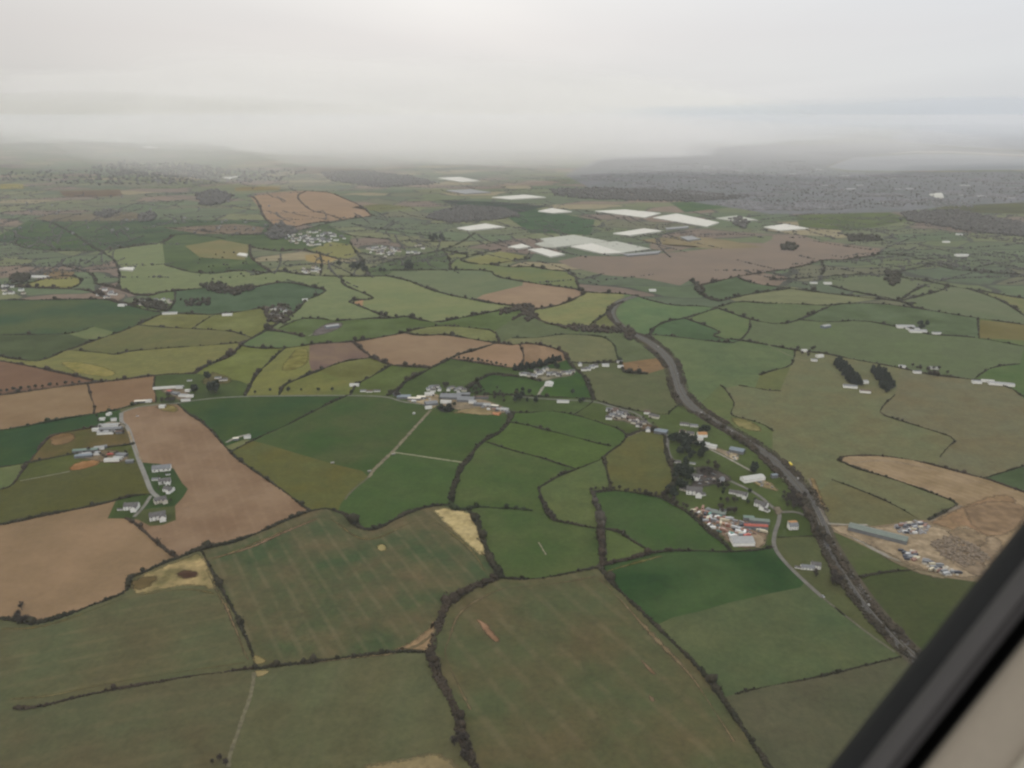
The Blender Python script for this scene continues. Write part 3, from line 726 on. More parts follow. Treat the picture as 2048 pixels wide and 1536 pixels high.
FACE_NAME = {}
used = set()
for fi, (ar, f, P) in enumerate(FACES):
    hit = [s for k, s in enumerate(FD) if inside(s[1], s[2], P)]
    # a seed belongs to the smallest face round it
    hit = [s for s in hit if not any(inside(s[1], s[2], FACES[k][2]) for k in range(fi+1, len(FACES)))]
    if hit: FACE_NAME[fi] = hit[0]; used |= {h[0] for h in hit}
GREENS = [((84,96,66),(92,100,68)), ((76,92,62),(84,96,64)), ((98,102,70),(90,98,68)), ((70,88,58),(78,92,62)), ((96,96,72),(86,92,68))]
depth = []
for fi, (ar, f, P) in enumerate(FACES):
    x = sum(p[0] for p in P)/len(P); y = sum(p[1] for p in P)/len(P)
    sx, sy = P[0][0]*.999+x*.001, P[0][1]*.999+y*.001
    d = sum(1 for k in range(fi) if inside(sx, sy, FACES[k][2])); depth.append(d)
for fi, (ar, f, P) in enumerate(FACES):
    cx = sum(p[0] for p in P)/len(P); cy = sum(p[1] for p in P)/len(P)
    if fi in FACE_NAME:
        nm, x, y, a, b, st, big, gr = FACE_NAME[fi]
    elif cy < 600 or ar > 250000: continue
    else:
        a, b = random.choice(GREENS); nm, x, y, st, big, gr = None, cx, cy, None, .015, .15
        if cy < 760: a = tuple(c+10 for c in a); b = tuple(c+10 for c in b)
    s = None
    if st:
        p, q = G(*st[0]), G(*st[1]); s = (math.atan2(q[1]-p[1], q[0]-p[0]), st[2], st[3], alb(st[4], x, y))
    if y < 520: big *= .5
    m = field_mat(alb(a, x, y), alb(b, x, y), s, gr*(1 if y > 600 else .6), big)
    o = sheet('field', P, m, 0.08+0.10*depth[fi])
    if nm: o['label'] = 'the '+nm
print('faces', len(FACES), 'seeded', len(FACE_NAME), 'unused seeds', [s[0] for s in FD if s[0] not in used])

# ---------------------------------------------------------------- hedges
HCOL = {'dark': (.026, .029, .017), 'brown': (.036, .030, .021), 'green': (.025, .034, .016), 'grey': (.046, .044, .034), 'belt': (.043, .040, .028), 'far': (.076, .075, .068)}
def leaf_mat(a, b):
    m, t, bs = nodes_of('hedge_leaves'); N = t.nodes.new; L = t.links.new
    geo = N('ShaderNodeNewGeometry'); n = N('ShaderNodeTexNoise'); n.inputs['Scale'].default_value = .045; n.inputs['Detail'].default_value = 5; n.inputs['Roughness'].default_value = .7
    L(geo.outputs['Position'], n.inputs[0]); r = N('ShaderNodeValToRGB'); L(n.outputs[0], r.inputs[0]); e = r.color_ramp.elements
    e[0].position = .33; e[0].color = (*[x*GS*.75 for x in a], 1); e[1].position = .68; e[1].color = (*[x*GS*1.35 for x in b], 1)
    x = r.color_ramp.elements.new(.5); x.color = (*[(p+q)*.5*GS for p, q in zip(a, b)], 1)
    L(r.outputs[0], bs.inputs['Base Color']); bs.inputs['Roughness'].default_value = 1; bs.inputs['Specular IOR Level'].default_value = .05; return m
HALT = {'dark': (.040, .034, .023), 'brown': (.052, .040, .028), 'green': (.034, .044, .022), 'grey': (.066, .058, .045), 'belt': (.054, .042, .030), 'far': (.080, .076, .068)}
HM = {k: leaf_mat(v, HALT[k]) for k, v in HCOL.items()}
def hedge_mesh(P, width, dist, tall=1.0, bush=.05, gappy=.04):
    step = max(1.3, .00125*dist, width*.22)
    Q, ln_ = resample(P, step); n = len(Q)
    T = np.gradient(Q, axis=0); T /= np.linalg.norm(T, axis=1, keepdims=True)+1e-9; Nn = np.stack([-T[:, 1], T[:, 0]], 1)
    k = 3 if width < 7 else 4 if width < 11 else 9
    ph = rng.uniform(0, 100)
    prof = np.clip(1+.30*np.sin(np.arange(n)*step/17+ph)+.25*np.sin(np.arange(n)*step/41+ph*2)+.2*np.sin(np.arange(n)*step/7.3+ph*3), .45, 2)
    C, Rr = [], []
    for i in range(k):
        off = rng.uniform(-.5, .5, n)*width*(.6 if k < 4 else .85)
        r = np.clip(width*(.42 if k < 4 else .30 if k < 5 else .10), .8, 3.2)*rng.uniform(.5, 1.05, n)*prof
        big = rng.random(n) < bush/k; r = np.where(big, r*rng.uniform(1.3, 2.3, n), r)
        keep = rng.random(n) > gappy
        zz = r*.45*tall*rng.uniform(.6, 1.5, n)+np.where(big, r*.5, 0)
        c = np.concatenate([Q+Nn*off[:, None]+rng.uniform(-.4, .4, (n, 2))*step, zz[:, None]], 1)
        C.append(c[keep]); Rr.append(r[keep])
    C = np.concatenate(C); Rr = np.concatenate(Rr)
    V, Fa = lumps(C, Rr, .95, .35)
    S = rng.integers(0, len(C), len(C)*3); D = rng.normal(0, 1, (len(S), 3)); D /= np.linalg.norm(D, axis=1, keepdims=True)
    V2, F2 = shards(C[S]+D*Rr[S][:, None]*rng.uniform(.9, 1.5, (len(S), 1)), Rr[S]*rng.uniform(.2, .55, len(S)))
    V, Fa = join((V, Fa), (V2, F2)); V[:, 2] = np.maximum(V[:, 2], 0.0)
    return V, Fa
LAND = [(430,770,'the farm with round trees'),(330,780,'the farm at the lane bend'),(210,855,'the grey-roofed farmyard'),(200,910,'the farm with the sandy ring'),
        (320,985,'the white roadside houses'),(900,800,'the central village'),(1090,750,'the walled estate'),(1240,840,'the eastern village'),(1380,900,'the conifer grove'),
        (1470,1060,'the scrapyard'),(1500,960,'the long white shed'),(1780,1080,'the quarry yard'),(1330,720,'the trunk road bend'),(1600,960,'the trunk road'),(650,655,'the blue works shed'),
        (1210,490,'the glasshouses'),(760,500,'the hillside housing'),(620,480,'the terraced housing'),(350,540,'the golf links'),(290,605,'the roadside hamlet'),(1700,750,'the twin conifer stands'),
        (1820,660,'the pale grey barns'),(560,420,'the brown common'),(1350,530,'the purple ploughland'),(80,560,'the western hamlet'),(1850,500,'the far eastern meadows'),
        (510,1338,'the field crossing of tracks'),(370,1150,'the straw-coloured corner'),(930,1060,'the rough yellow corner'),(860,1305,'the three-way hedge junction'),(1200,1131,'the tapered pasture')]
def near_land(x, y): return min(LAND, key=lambda l: math.hypot(l[0]-x, (l[1]-y)*1.6))[2]
def face_at(x, y):
    for fi in range(len(FACES)-1, -1, -1):
        if inside(x, y, FACES[fi][2]): return FACE_NAME[fi][0] if fi in FACE_NAME else None
    return None
def between(P):
    cnt = {}
    for k in range(len(P)-1):
        (x1, y1), (x2, y2) = P[k], P[k+1]; l = math.hypot(x2-x1, y2-y1)
        if l < 1: continue
        nx, ny = -(y2-y1)/l*6, (x2-x1)/l*6; mx_, my_ = (x1+x2)/2, (y1+y2)/2
        key = tuple(sorted(filter(None, {face_at(mx_+nx, my_+ny), face_at(mx_-nx, my_-ny)})))
        cnt[key] = cnt.get(key, 0)+l
    best = max(cnt, key=cnt.get) if cnt else ()
    for k in cnt:
        if len(k) == 2 and cnt[k] > .4*cnt[best]: best = k
    return best
seen_labels = {}
def uniq(lab, alt):
    for a in [lab]+alt:
        if a and len(a.split()) <= 16 and a not in seen_labels: seen_labels[a] = 1; return a
    seen_labels[lab] = seen_labels.get(lab, 0)+1; return lab
ADJ = {'dark': 'dark', 'brown': 'bare brown', 'green': 'green', 'grey': 'pale grey'}
for kind, wd, look, P in LN:
    if kind == 's' or not wd: continue
    X = [p[0] for p in P]; Y = [p[1] for p in P]; cx, cy = sum(X)/len(X), sum(Y)/len(Y)
    if kind == 'b':
        Wp = smooth_line([G(*p)[:2] for p in P], 2); d = float(np.linalg.norm(np.mean(Wp, axis=0)))
        V, Fa = hedge_mesh(Wp, wd*(.60 if cy > 1080 else .68), d, 1.0, .05, .30 if cy > 1080 else .12)
        o = mesh_obj('scrub_belt', V, Fa, HM['belt'])
        side_ = 'inner' if look == 'inner' else 'outer'
        lab = uniq('bare brown scrub belt lining the trunk road by '+near_land(cx, cy), ['long bare scrub belt on the road bank near '+near_land(P[0][0], P[0][1]), 'wide winter scrub belt beside the trunk road at '+near_land(P[-1][0], P[-1][1]), 'bare roadside scrub belt running down to the window frame', 'scrub belt on the field side of the road above the window frame', 'narrow brush belt along the trunk road'])
        tag(o, lab, 'scrub belt', 'scrub belts along the trunk road'); continue
    Wp = smooth_line([G(*p)[:2] for p in P], 1); d = float(np.linalg.norm(np.mean(Wp, axis=0)))
    V, Fa = hedge_mesh(Wp, wd*(.70 if cy > 780 else 1.0 if cy > 640 else 1.35), d, bush=.13 if cy < 900 else .09)
    o = mesh_obj('hedge', V, Fa, HM[look])
    b = between(P); lk = ADJ[look]; sz = 'thick ' if wd >= 8 else 'thin ' if wd <= 4 else ''
    near = near_land(cx, cy)
    if len(b) == 2: lab = f'{sz}{lk} hedge between the {b[0]} and the {b[1]}'
    elif len(b) == 1: lab = f'{sz}{lk} hedge along the {b[0]} near {near}'
    else: lab = f'{sz}{lk} hedge running past {near}'
    e0, e1 = near_land(*P[0]), near_land(*P[-1])
    lab = uniq(lab, [f'{sz}{lk} hedge from {e0} towards {e1}' if e0 != e1 else None, f'short {lk} hedge beside the {b[0]}' if b else None, f'{sz}{lk} hedge near {near}', f'{lk} field hedge close to {near}', f'another stretch of {lk} hedge by {e0}', f'{lk} bushy hedge line by {e1}', f'low {lk} hedge off {e0}'])
    tag(o, lab, 'hedge', 'hedges between the fields')

# ---------------------------------------------------------------- trees
TREE = {}
def tree_proto(kind, variant):
    h = {'evergreen': 11, 'bare': 12, 'conifer': 13}[kind]
    if kind == 'conifer':
        n = 60; t = rng.uniform(.12, 1, n)**.9; a = rng.uniform(0, 6.28, n); rad = (1-t)**.5*4.2*rng.uniform(.3, 1, n)
        C = np.stack([np.cos(a)*rad, np.sin(a)*rad, t*h], 1); Rr = (1-t*.5)*2.2*rng.uniform(.6, 1.1, n); m = (.013, .020, .012)
    else:
        n = 34 if kind == 'evergreen' else 20
        D = rng.normal(0, 1, (n, 3)); D /= np.linalg.norm(D, axis=1, keepdims=True); D *= rng.uniform(.3, 1, (n, 1))
        C = D*np.array([3.9, 3.9, 3.6])+np.array([0, 0, h*.6]); C[:, 2] = np.maximum(C[:, 2], 2.2); Rr = rng.uniform(1.0, 2.1, n) if kind == 'evergreen' else rng.uniform(.5, 1.2, n)
        m = (.014, .021, .012) if kind == 'evergreen' else (.040, .033, .026)
    V, Fa = lumps(C, Rr, .9, .35)
    ns = 260 if kind != 'bare' else 420
    S = rng.integers(0, n, ns); D = rng.normal(0, 1, (ns, 3)); D /= np.linalg.norm(D, axis=1, keepdims=True)
    if kind == 'bare':
        D *= rng.uniform(.2, 1, (ns, 1)); sc = D*np.array([4.6, 4.6, 4.3])+np.array([0, 0, h*.6]); V2, F2 = shards(sc, rng.uniform(.25, .7, ns))
    else: V2, F2 = shards(C[S]+D*Rr[S][:, None]*1.05, rng.uniform(.3, .7, ns))
    V, Fa = join((V, Fa), (V2, F2))
    root = empty('tree', (0, 0, 0))
    tr = MB().tube((0, 0, -.3), (.1, 0, h*.55), .42, .2)
    for i in range(5):
        a = i*1.3; z = h*(.25+.06*i); tr.tube((.05, 0, z), (math.cos(a)*2.4, math.sin(a)*2.4, z+2.3), .17, .05, 5)
    tr.build('trunk', plain('bark', (.06, .05, .04), 1, .3, 1.0), root)
    mesh_obj('crown', V, Fa, plain('crown_'+kind, m, 1, .5, .35), root)
    return root
def dup(root, loc, rz, s=1.0):
    r = root.copy(); COL.objects.link(r); r.location = loc; r.rotation_euler = (0, 0, rz); r.scale = (s, s, s) if not isinstance(s, tuple) else s
    for ch in root.children:
        c = ch.copy(); COL.objects.link(c); c.parent = r
        for g2 in ch.children:
            d2 = g2.copy(); COL.objects.link(d2); d2.parent = c
    return r
first = {}
def put_tree(kind, x, y, s, label, group, name='tree'):
    v = random.randint(0, 2); key = (kind, v); wx, wy, _ = G(x, y)
    if key not in TREE: TREE[key] = tree_proto(kind, v); r = TREE[key]; r.location = (wx, wy, 0.1); r.scale = (s, s, s); r.rotation_euler = (0, 0, random.uniform(0, 6))
    else: r = dup(TREE[key], (wx, wy, 0.1), random.uniform(0, 6), s*random.uniform(.9, 1.1))
    r.name = {'conifer': 'conifer_tree', 'bare': 'bare_tree', 'evergreen': 'evergreen_tree'}[kind]
    tag(r, label, 'tree', group); return r
def scatter_poly(P, n):
    xs = [p[0] for p in P]; ys = [p[1] for p in P]; out = []
    while len(out) < n:
        x, y = random.uniform(min(xs), max(xs)), random.uniform(min(ys), max(ys))
        if inside(x, y, P): out.append((x, y))
    return out
def along(P, n, jit=1.5):
    Q, _ = resample(P, 1); ii = np.linspace(0, len(Q)-1, n).astype(int)
    return [(Q[i][0]+random.uniform(-jit, jit), Q[i][1]+random.uniform(-jit*.6, jit*.6)) for i in ii]
GROVES = [
 ('bare', scatter_poly([(300,940),(345,935),(372,975),(345,1010),(300,1000)], 10), .45, 'small bare garden tree among the white roadside houses', 'garden trees of the roadside houses'),
 ('bare', scatter_poly([(150,900),(260,895),(262,925),(170,920)], 12), .6, 'bare tree round the farm with the sandy ring', 'trees of the ring farm'),
 ('bare', scatter_poly([(190,825),(250,835),(255,870),(190,868)], 10), .6, 'bare tree round the grey-roofed farmyard', 'trees of the grey-roofed farmyard'),
 ('bare', scatter_poly([(1212,820),(1300,838),(1320,865),(1225,845)], 26), .6, 'bare garden tree in the eastern village', 'garden trees of the eastern village'),
 ('bare', scatter_poly([(1042,745),(1145,738),(1150,754),(1060,760)], 20), .6, 'bare garden tree in the walled estate', 'garden trees of the walled estate'),
 ('evergreen', scatter_poly([(1360,940),(1530,985),(1520,1030),(1400,1000)], 14), .55, 'small dark garden tree between car park and lane bend', 'garden trees by the car park'),
 ('bare', scatter_poly([(855,770),(1000,775),(1010,800),(850,795)], 16), .6, 'bare garden tree behind the central village', 'garden trees behind the central village'),  # kind, points, scale, label, group
 ('evergreen', scatter_poly([(1338,885),(1360,872),(1395,880),(1412,900),(1408,915),(1380,925),(1350,915)], 24), 1.25, 'dark round evergreen in the dense grove under the eastern village', 'evergreens of the grove under the eastern village'),
 ('evergreen', scatter_poly([(1345,935),(1372,930),(1382,960),(1375,990),(1350,1000),(1335,985),(1350,965)], 20), 1.2, 'dark evergreen in the tall screen beside the mossy pasture', 'evergreens of the screen beside the mossy pasture'),
 ('conifer', along([(1030,742),(1060,737),(1090,730),(1118,721)], 44, 4), .95, 'dark conifer in the shelter belt above the walled estate', 'conifers of the shelter belt above the estate'),
 ('conifer', scatter_poly([(1668,728),(1680,724),(1700,742),(1722,764),(1726,772),(1700,768),(1678,748)], 60), 1.0, 'tall conifer in the slanting stand nearer the two-roofed ruin', 'conifers of the first stand'),
 ('conifer', scatter_poly([(1740,738),(1755,735),(1778,755),(1788,772),(1780,788),(1765,782),(1755,762),(1742,750)], 64), 1.0, 'tall conifer in the bent stand by the zigzag hedge', 'conifers of the second stand'),
 ('evergreen', [(414,757),(417,758)], 1.5, 'dark tree pair beside the upper white farmhouse', 'pair of trees by the upper farmhouse'),
 ('evergreen', [(423,786),(428,785),(432,786)], 1.9, 'very dark round tree clump in the farm paddock', 'clump in the farm paddock'),
 ('evergreen', [(390,786)], 1.5, 'olive round tree by the farm gate at the lane bend', None),
 ('bare', scatter_poly([(318,795),(350,793),(352,806),(322,808)], 9), 1.0, 'bare brown tree in the farm copse at the lane bend', 'copse at the lane bend'),
 ('bare', scatter_poly([(1552,995),(1570,985),(1610,990),(1620,1012),(1590,1020),(1556,1018)], 24), .85, 'bare tree in the brown thicket between lane and trunk road', 'bare thicket by the trunk road'),
 ('bare', scatter_poly([(1630,1150),(1655,1145),(1685,1158),(1682,1172),(1650,1175),(1632,1165)], 14), .75, 'bare tree in the dim spinney beside the trunk road', 'spinney beside the trunk road'),
 ('bare', scatter_poly([(890,1480),(915,1470),(940,1485),(950,1510),(925,1520),(895,1500)], 9), .75, 'leafless tree bulging from the thick hedge at the bottom bend', 'leafless trees at the bottom hedge bend'),
 ('bare', scatter_poly([(20,1240),(40,1218),(55,1222),(70,1246),(40,1250)], 6), .8, 'bare tree in the clump at the edge of the broad ploughed field', 'clump at the edge of the ploughed field'),
 ('bare', [(425,1528),(440,1522),(452,1532)], .6, 'bush beside the grassy track at the bottom of the view', 'bushes by the grassy track'),
 ('evergreen', scatter_poly([(1500,938),(1508,934),(1515,944),(1506,950)], 5), 1.1, 'dark tree behind the long white shed', 'trees behind the long white shed'),
 ('evergreen', [(1405,864),(1410,862),(1414,866),(1400,866)], 1.2, 'dark tree behind the orange-roofed barn', 'trees behind the orange-roofed barn'),
 ('bare', scatter_poly([(1418,1008),(1450,995),(1480,1010),(1475,1030),(1440,1032)], 12), .8, 'bare garden tree above the scrapyard', 'bare trees above the scrapyard'),
 ('bare', scatter_poly([(1395,940),(1430,925),(1440,945),(1410,958)], 10), .9, 'bare tree beside the village lane', 'bare trees beside the village lane'),
 ('bare', scatter_poly([(1422,968),(1460,970),(1452,984),(1428,980)], 8), .75, 'dark shrubby tree round the pale gable house', 'shrubby trees round the gable house'),
 ('evergreen', scatter_poly([(873,816),(912,812),(908,824),(880,823)], 9), .8, 'dark tree beside the pond in the central village', 'trees by the village pond'),
 ('bare', scatter_poly([(775,785),(800,782),(802,796),(780,797)], 7), .9, 'bare tree at the village entrance', 'bare trees at the village entrance'),
 ('bare', scatter_poly([(885,772),(897,770),(898,792),(886,795)], 6), .9, 'bare brown tree between the village sheds', 'bare trees between the village sheds'),
 ('bare', scatter_poly([(940,772),(965,772),(975,790),(1015,795),(1020,812),(980,808),(950,792)], 20), .9, 'bare tree in the thicket east of the village', 'thicket east of the village'),
 ('evergreen', scatter_poly([(1028,782),(1060,782),(1056,808),(1030,806)], 9), 1.0, 'dark round tree by the estate gate', 'trees by the estate gate'),
 ('evergreen', [(1112,736),(1116,738),(1072,806),(1145,788),(1160,806),(1166,804)], 1.1, 'lone dark tree near the walled estate', 'lone trees near the walled estate'),
 ('bare', along([(1184,984),(1222,981),(1274,987),(1324,995)], 14, 3), .7, 'hedgerow tree over the dark square pasture', 'hedgerow trees over the dark square pasture'),
 ('bare', along([(1324,995),(1350,1008),(1380,1022),(1400,1042)], 9, 3), .75, 'hedgerow tree above the scrapyard corner', 'hedgerow trees above the scrapyard corner'),
 ('bare', along([(1084,1003),(1094,1027),(1109,1040)], 6, 3), .75, 'bushy tree in the bent hedge', 'bushy trees in the bent hedge'),
 ('bare', along([(1201,1060),(1204,1090),(1210,1125)], 8, 3), .8, 'bare tree along the tapered pasture', 'bare trees along the tapered pasture'),
 ('evergreen', along([(909,717),(950,722),(1012,733)], 12, 1), .65, 'small dark tree in the row under the clay-brown spur', 'row under the clay-brown spur'),
 ('evergreen', along([(0,785),(62,778),(125,771),(160,766)], 12, 2), .7, 'small tree in the row between the brown fields', 'row between the brown fields'),
 ('evergreen', along([(512,786),(560,784),(640,782),(700,786)], 7, 4), .7, 'small tree beside the village lane hedge', 'trees beside the village lane hedge'),
 ('evergreen', along([(400,741),(430,726),(470,705),(485,690)], 14, 2), .6, 'tree in the thick hedge under the straw-coloured meadow', 'trees in the thick hedge'),
 ('evergreen', [(816,538),(819,536),(815,541),(821,541)], 2.6, 'huge dark tree clump alone in the green fields', 'lone dark clump'),
 ('evergreen', scatter_poly([(655,528),(690,526),(730,538),(770,543),(790,548),(740,548),(690,542)], 14), 1.7, 'dark tree below the orange field', 'dark trees below the orange field'),
 ('evergreen', scatter_poly([(850,478),(880,470),(888,485),(855,487)], 8), 2.0, 'dark tree beside the low farm roofs', 'dark trees by the low farm roofs'),
 ('bare', scatter_poly([(1590,698),(1640,700),(1640,716),(1595,718)], 8), .9, 'bare tree round the small white farm', 'trees round the small white farm'),
 ('bare', scatter_poly([(1820,735),(1870,735),(1900,750),(1850,752)], 12), .95, 'bare tree round the hedge farm', 'trees round the hedge farm'),
 ('evergreen', scatter_poly([(1830,650),(1862,650),(1860,660),(1835,660)], 5), 1.2, 'dark tree behind the pale grey barns', 'trees behind the pale grey barns'),
]
for kind, pts, s, label, group in GROVES:
    pts = sorted(pts, key=lambda p: p[1])
    for (x, y) in pts: put_tree(kind, x, y, s*random.uniform(.8, 1.2), label, group)

# ---------------------------------------------------------------- roads, tracks, yards
def A(c, u, v): return alb(c, u, v)
tarmac = plain('tarmac', (0.059, 0.056, 0.050), .9, .18, .08)
concrete = plain('concrete_track', (0.210, 0.196, 0.161), .95, .3, .15)
mud = plain('worn_track', (0.133, 0.115, 0.073), 1, .35, .12)
ROADC = [(1274,592),(1246,599),(1227,612),(1220,628),(1232,645),(1258,664),(1294,681),(1324,703),(1344,728),(1353,755),(1361,785),(1381,812),(1410,834),(1448,856),(1486,877),(1520,900),(1550,922),(1577,948),(1602,978),(1622,1008),(1640,1045),(1652,1080),(1678,1125),(1708,1172),(1742,1218),(1780,1262),(1822,1306),(1880,1358),(1990,1445),(2220,1640)]
def offset_ribbon(name, pts, off, width, mat, z, kind='structure', dash=None):
    P = smooth_line([G(*p)[:2] for p in pts], 3); P, ln_ = resample(P, 4.0)
    T = np.gradient(P, axis=0); T /= np.linalg.norm(T, axis=1, keepdims=True); Nn = np.stack([-T[:, 1], T[:, 0]], 1)
    a, b = P+Nn*(off-width/2), P+Nn*(off+width/2); n = len(P)
    V = np.concatenate([a, b]); V = np.concatenate([V, np.full((2*n, 1), z)], 1)
    idx = range(n-1) if not dash else [i for i in range(n-1) if i % dash == 0]
    return tag(mesh_obj(name, V, np.array([(i, n+i, n+i+1, i+1) for i in idx])[:, ::-1], mat), kind=kind)
verge = field_mat((.042,.038,.026), (.055,.046,.033), None, .25, .02)
offset_ribbon('road_verge', ROADC, 0, 26, verge, .34)
offset_ribbon('road', ROADC, -4.6, 6.8, tarmac, .42)
offset_ribbon('road', ROADC, 4.6, 6.8, tarmac, .42)
white = plain('road_paint', (.22, .22, .2), .7, .1)
for off in (-7.6, -1.6, 1.6, 7.6): offset_ribbon('road_marking', ROADC, off, .3, white, .45)
for off in (-4.6, 4.6): offset_ribbon('road_marking', ROADC, off, .22, white, .45, dash=2)
steel = plain('galvanised_steel', (0.231, 0.231, 0.224), .5, .1)
LANE = [(1024,792),(1074,797),(1124,800),(1187,802),(1239,818),(1274,826),(1300,850),(1336,866),(1334,900),(1350,930),(1400,938),(1461,962),(1514,987),(1545,1015),(1560,1026),(1558,1042),(1548,1070),(1547,1094),(1566,1121),(1601,1156),(1646,1196)]
ribbon('road', LANE, 5.0, plain('lane_tarmac', (0.119, 0.112, 0.098), .95, .25, .1), .36)
ribbon('road', [(243,826),(242,845),(255,852),(265,882),(277,920),(292,955),(302,984),(318,996)], 6.5, plain('lane_pale', (0.168, 0.164, 0.147), .95, .2, .1), .36)
ribbon('road', [(302,992),(287,1015),(268,1034)], 4.5, plain('lane_pale', (0.154, 0.147, 0.126), .95, .2, .1), .37)
ribbon('road', [(240,829),(250,822),(275,814),(312,809),(357,807),(400,799),(462,794),(512,792.5),(612,791.5),(700,791),(775,793),(803,804),(850,809)], 4.2, plain('lane_pale', (0.147, 0.140, 0.119), .95, .25, .1), .35)
ribbon('road', [(1640,1054),(1600,1023),(1560,1025)], 5, plain('lane_tarmac', (0.105, 0.098, 0.084), .95, .2, .1), .37)
TR = [([(1646,1196),(1690,1232),(1740,1270),(1790,1305)], 2.6, plain('faint_lane', (.09,.085,.06), 1, .3)), ([(862,820),(837,847),(812,875),(784,905),(750,937),(737,955)], 5.5, mud), ([(737,955),(700,985),(690,1000)], 3, plain('faint_track', (0.077, 0.070, 0.042), 1, .3)),
 ([(787,905),(837,912),(925,925)], 3.4, plain('pale_track', (.21, .2, .13), 1, .3)), ([(40,962),(80,955),(140,943)], 2.6, plain('pale_track2', (0.154, 0.147, 0.098), 1, .3)),
 ([(1396,888),(1440,908),(1504,943)], 4.2, concrete), ([(1548,952),(1575,959)], 2.6, concrete),
 ([(1100,765),(1085,775),(1076,792)], 5, concrete), ([(1300,850),(1285,862),(1254,874)], 3.5, mud),
 ([(508,1345),(507,1370),(500,1395),(487,1430),(475,1470),(462,1500),(456,1535)], 3.6, plain('grass_track', (0.108, 0.098, 0.057), 1, .35, .2)),
 ([(452,885),(470,876),(500,868)], 5, concrete), ([(1690,1232),(1670,1215)], 2, mud), ([(1858,1042),(1890,1024),(1925,1012)], 6, plain('stony_track', (0.140, 0.119, 0.091), 1, .3)),
 ([(1695,1070),(1720,1082),(1760,1106),(1800,1125)], 6, concrete), ([(1655,1047),(1690,1050),(1735,1050)], 4, concrete),
 ([(1620,958),(1632,990),(1640,1020),(1655,1045)], 5, plain('stony_track', (0.140, 0.119, 0.091), 1, .3)),
 ([(617,672),(640,662),(655,655)], 3, concrete), ([(1536,690),(1600,722),(1640,724)], 2, mud)]
for p, w_, m in TR: tag(ribbon('track', p, w_, m, .38, rag=.3), kind='structure')
# scraps of worn and bare ground, straw-coloured corners
PZ = [0.0]
def soft_edge(m):
    """crop grows in over the rim: the sheet thins out raggedly towards its outline"""
    t = m.node_tree; N = t.nodes.new; L = t.links.new; b = t.nodes['Principled BSDF']; o = [n for n in t.nodes if n.type == 'OUTPUT_MATERIAL'][0]
    at = N('ShaderNodeAttribute'); at.attribute_name = 'cover'; geo = N('ShaderNodeNewGeometry'); n = N('ShaderNodeTexNoise')
    n.inputs['Scale'].default_value = .12; n.inputs['Detail'].default_value = 6; n.inputs['Roughness'].default_value = .7; L(geo.outputs['Position'], n.inputs[0])
    ad = N('ShaderNodeMath'); ad.operation = 'ADD'; L(at.outputs['Fac'], ad.inputs[0]); L(n.outputs[0], ad.inputs[1])
    r = N('ShaderNodeMapRange'); r.inputs[1].default_value = .62; r.inputs[2].default_value = .95; L(ad.outputs[0], r.inputs[0])
    tr = N('ShaderNodeBsdfTransparent'); mx = N('ShaderNodeMixShader'); L(r.outputs[0], mx.inputs[0]); L(tr.outputs[0], mx.inputs[1]); L(b.outputs[0], mx.inputs[2]); L(mx.outputs[0], o.inputs['Surface'])
    return m
def cover_attr(me, vals):
    a = me.attributes.new('cover', 'FLOAT', 'POINT'); a.data.foreach_set('value', np.asarray(vals, dtype=np.float32))
def patch(name, pts, c, z=.3, b=None, big=.04, grain=.3):
    u = sum(p[0] for p in pts)/len(pts); v = sum(p[1] for p in pts)/len(pts)
    W = [np.array(G(*x)[:2]) for x in smooth_line(list(pts)+[pts[0]], 2)]; W, ln_ = resample(W, 5.0); W = W[:-1]
    if len(W) > 300: W = W[::len(W)//300+1]
    PZ[0] += .0021; z = z+PZ[0]; n = len(W)
    ar = sum(W[i-1][0]*W[i][1]-W[i][0]*W[i-1][1] for i in range(n)); T = np.roll(W, -1, 0)-np.roll(W, 1, 0); T /= np.linalg.norm(T, axis=1, keepdims=True)+1e-9
    Nn = np.stack([-T[:, 1], T[:, 0]], 1)*(1 if ar > 0 else -1); rim = min(7.0, 1.1*abs(ar)/2/ln_)
    I = W+Nn*rim*.75; O = W-Nn*rim*.45; cen = W.mean(0)
    T_ = tessellate_polygon([[Vector((x, y, 0)) for x, y in I]])
    V = np.concatenate([np.concatenate([O, I]), np.full((2*n, 1), z)], 1)
    Fc = [(i, (i+1) % n, n+(i+1) % n, n+i) for i in range(n)]+[tuple(n+k for k in f) for f in T_]
    Fq = []
    for f in Fc:
        p_ = [V[k] for k in f]; s_ = sum(p_[i-1][0]*p_[i][1]-p_[i][0]*p_[i-1][1] for i in range(len(f))); Fq.append(f if s_ > 0 else tuple(reversed(f)))
    m = soft_edge(field_mat(A(c, u, v), A(b or tuple(k*.82 for k in c), u, v), None, grain, big))
    o = mesh_obj(name, [tuple(x) for x in V], Fq, m); cover_attr(o.data, [0.0]*n+[.55]*n); o['kind'] = 'structure'; return o
patch('rough_grass', [(285,1150),(317,1137),(360,1120),(398,1105),(408,1112),(425,1150),(437,1172),(425,1182),(395,1170),(340,1175),(290,1190),(265,1187),(262,1170)], (150,132,92), .30, (104,98,70), .03)
patch('ground', [(350,1148),(365,1140),(385,1140),(400,1148),(390,1157),(365,1160)], (92,76,62), .34)
patch('rough_grass', [(260,1165),(285,1152),(320,1150),(310,1165),(290,1180),(265,1180)], (104,92,68), .33)
patch('rough_grass', [(868,1022),(888,1014),(905,1020),(937,1023),(952,1040),(963,1075),(972,1105),(965,1115),(930,1085),(895,1050)], (146,132,92), .30, (166,150,106), .05)
patch('rough_grass', [(752,1092),(765,1086),(776,1095),(768,1104),(755,1102)], (132,122,84), .30)
patch('rough_grass', [(790,1300),(830,1280),(862,1250),(872,1235),(866,1290),(855,1302),(820,1302)], (122,104,78), .30, (140,116,88), .06)
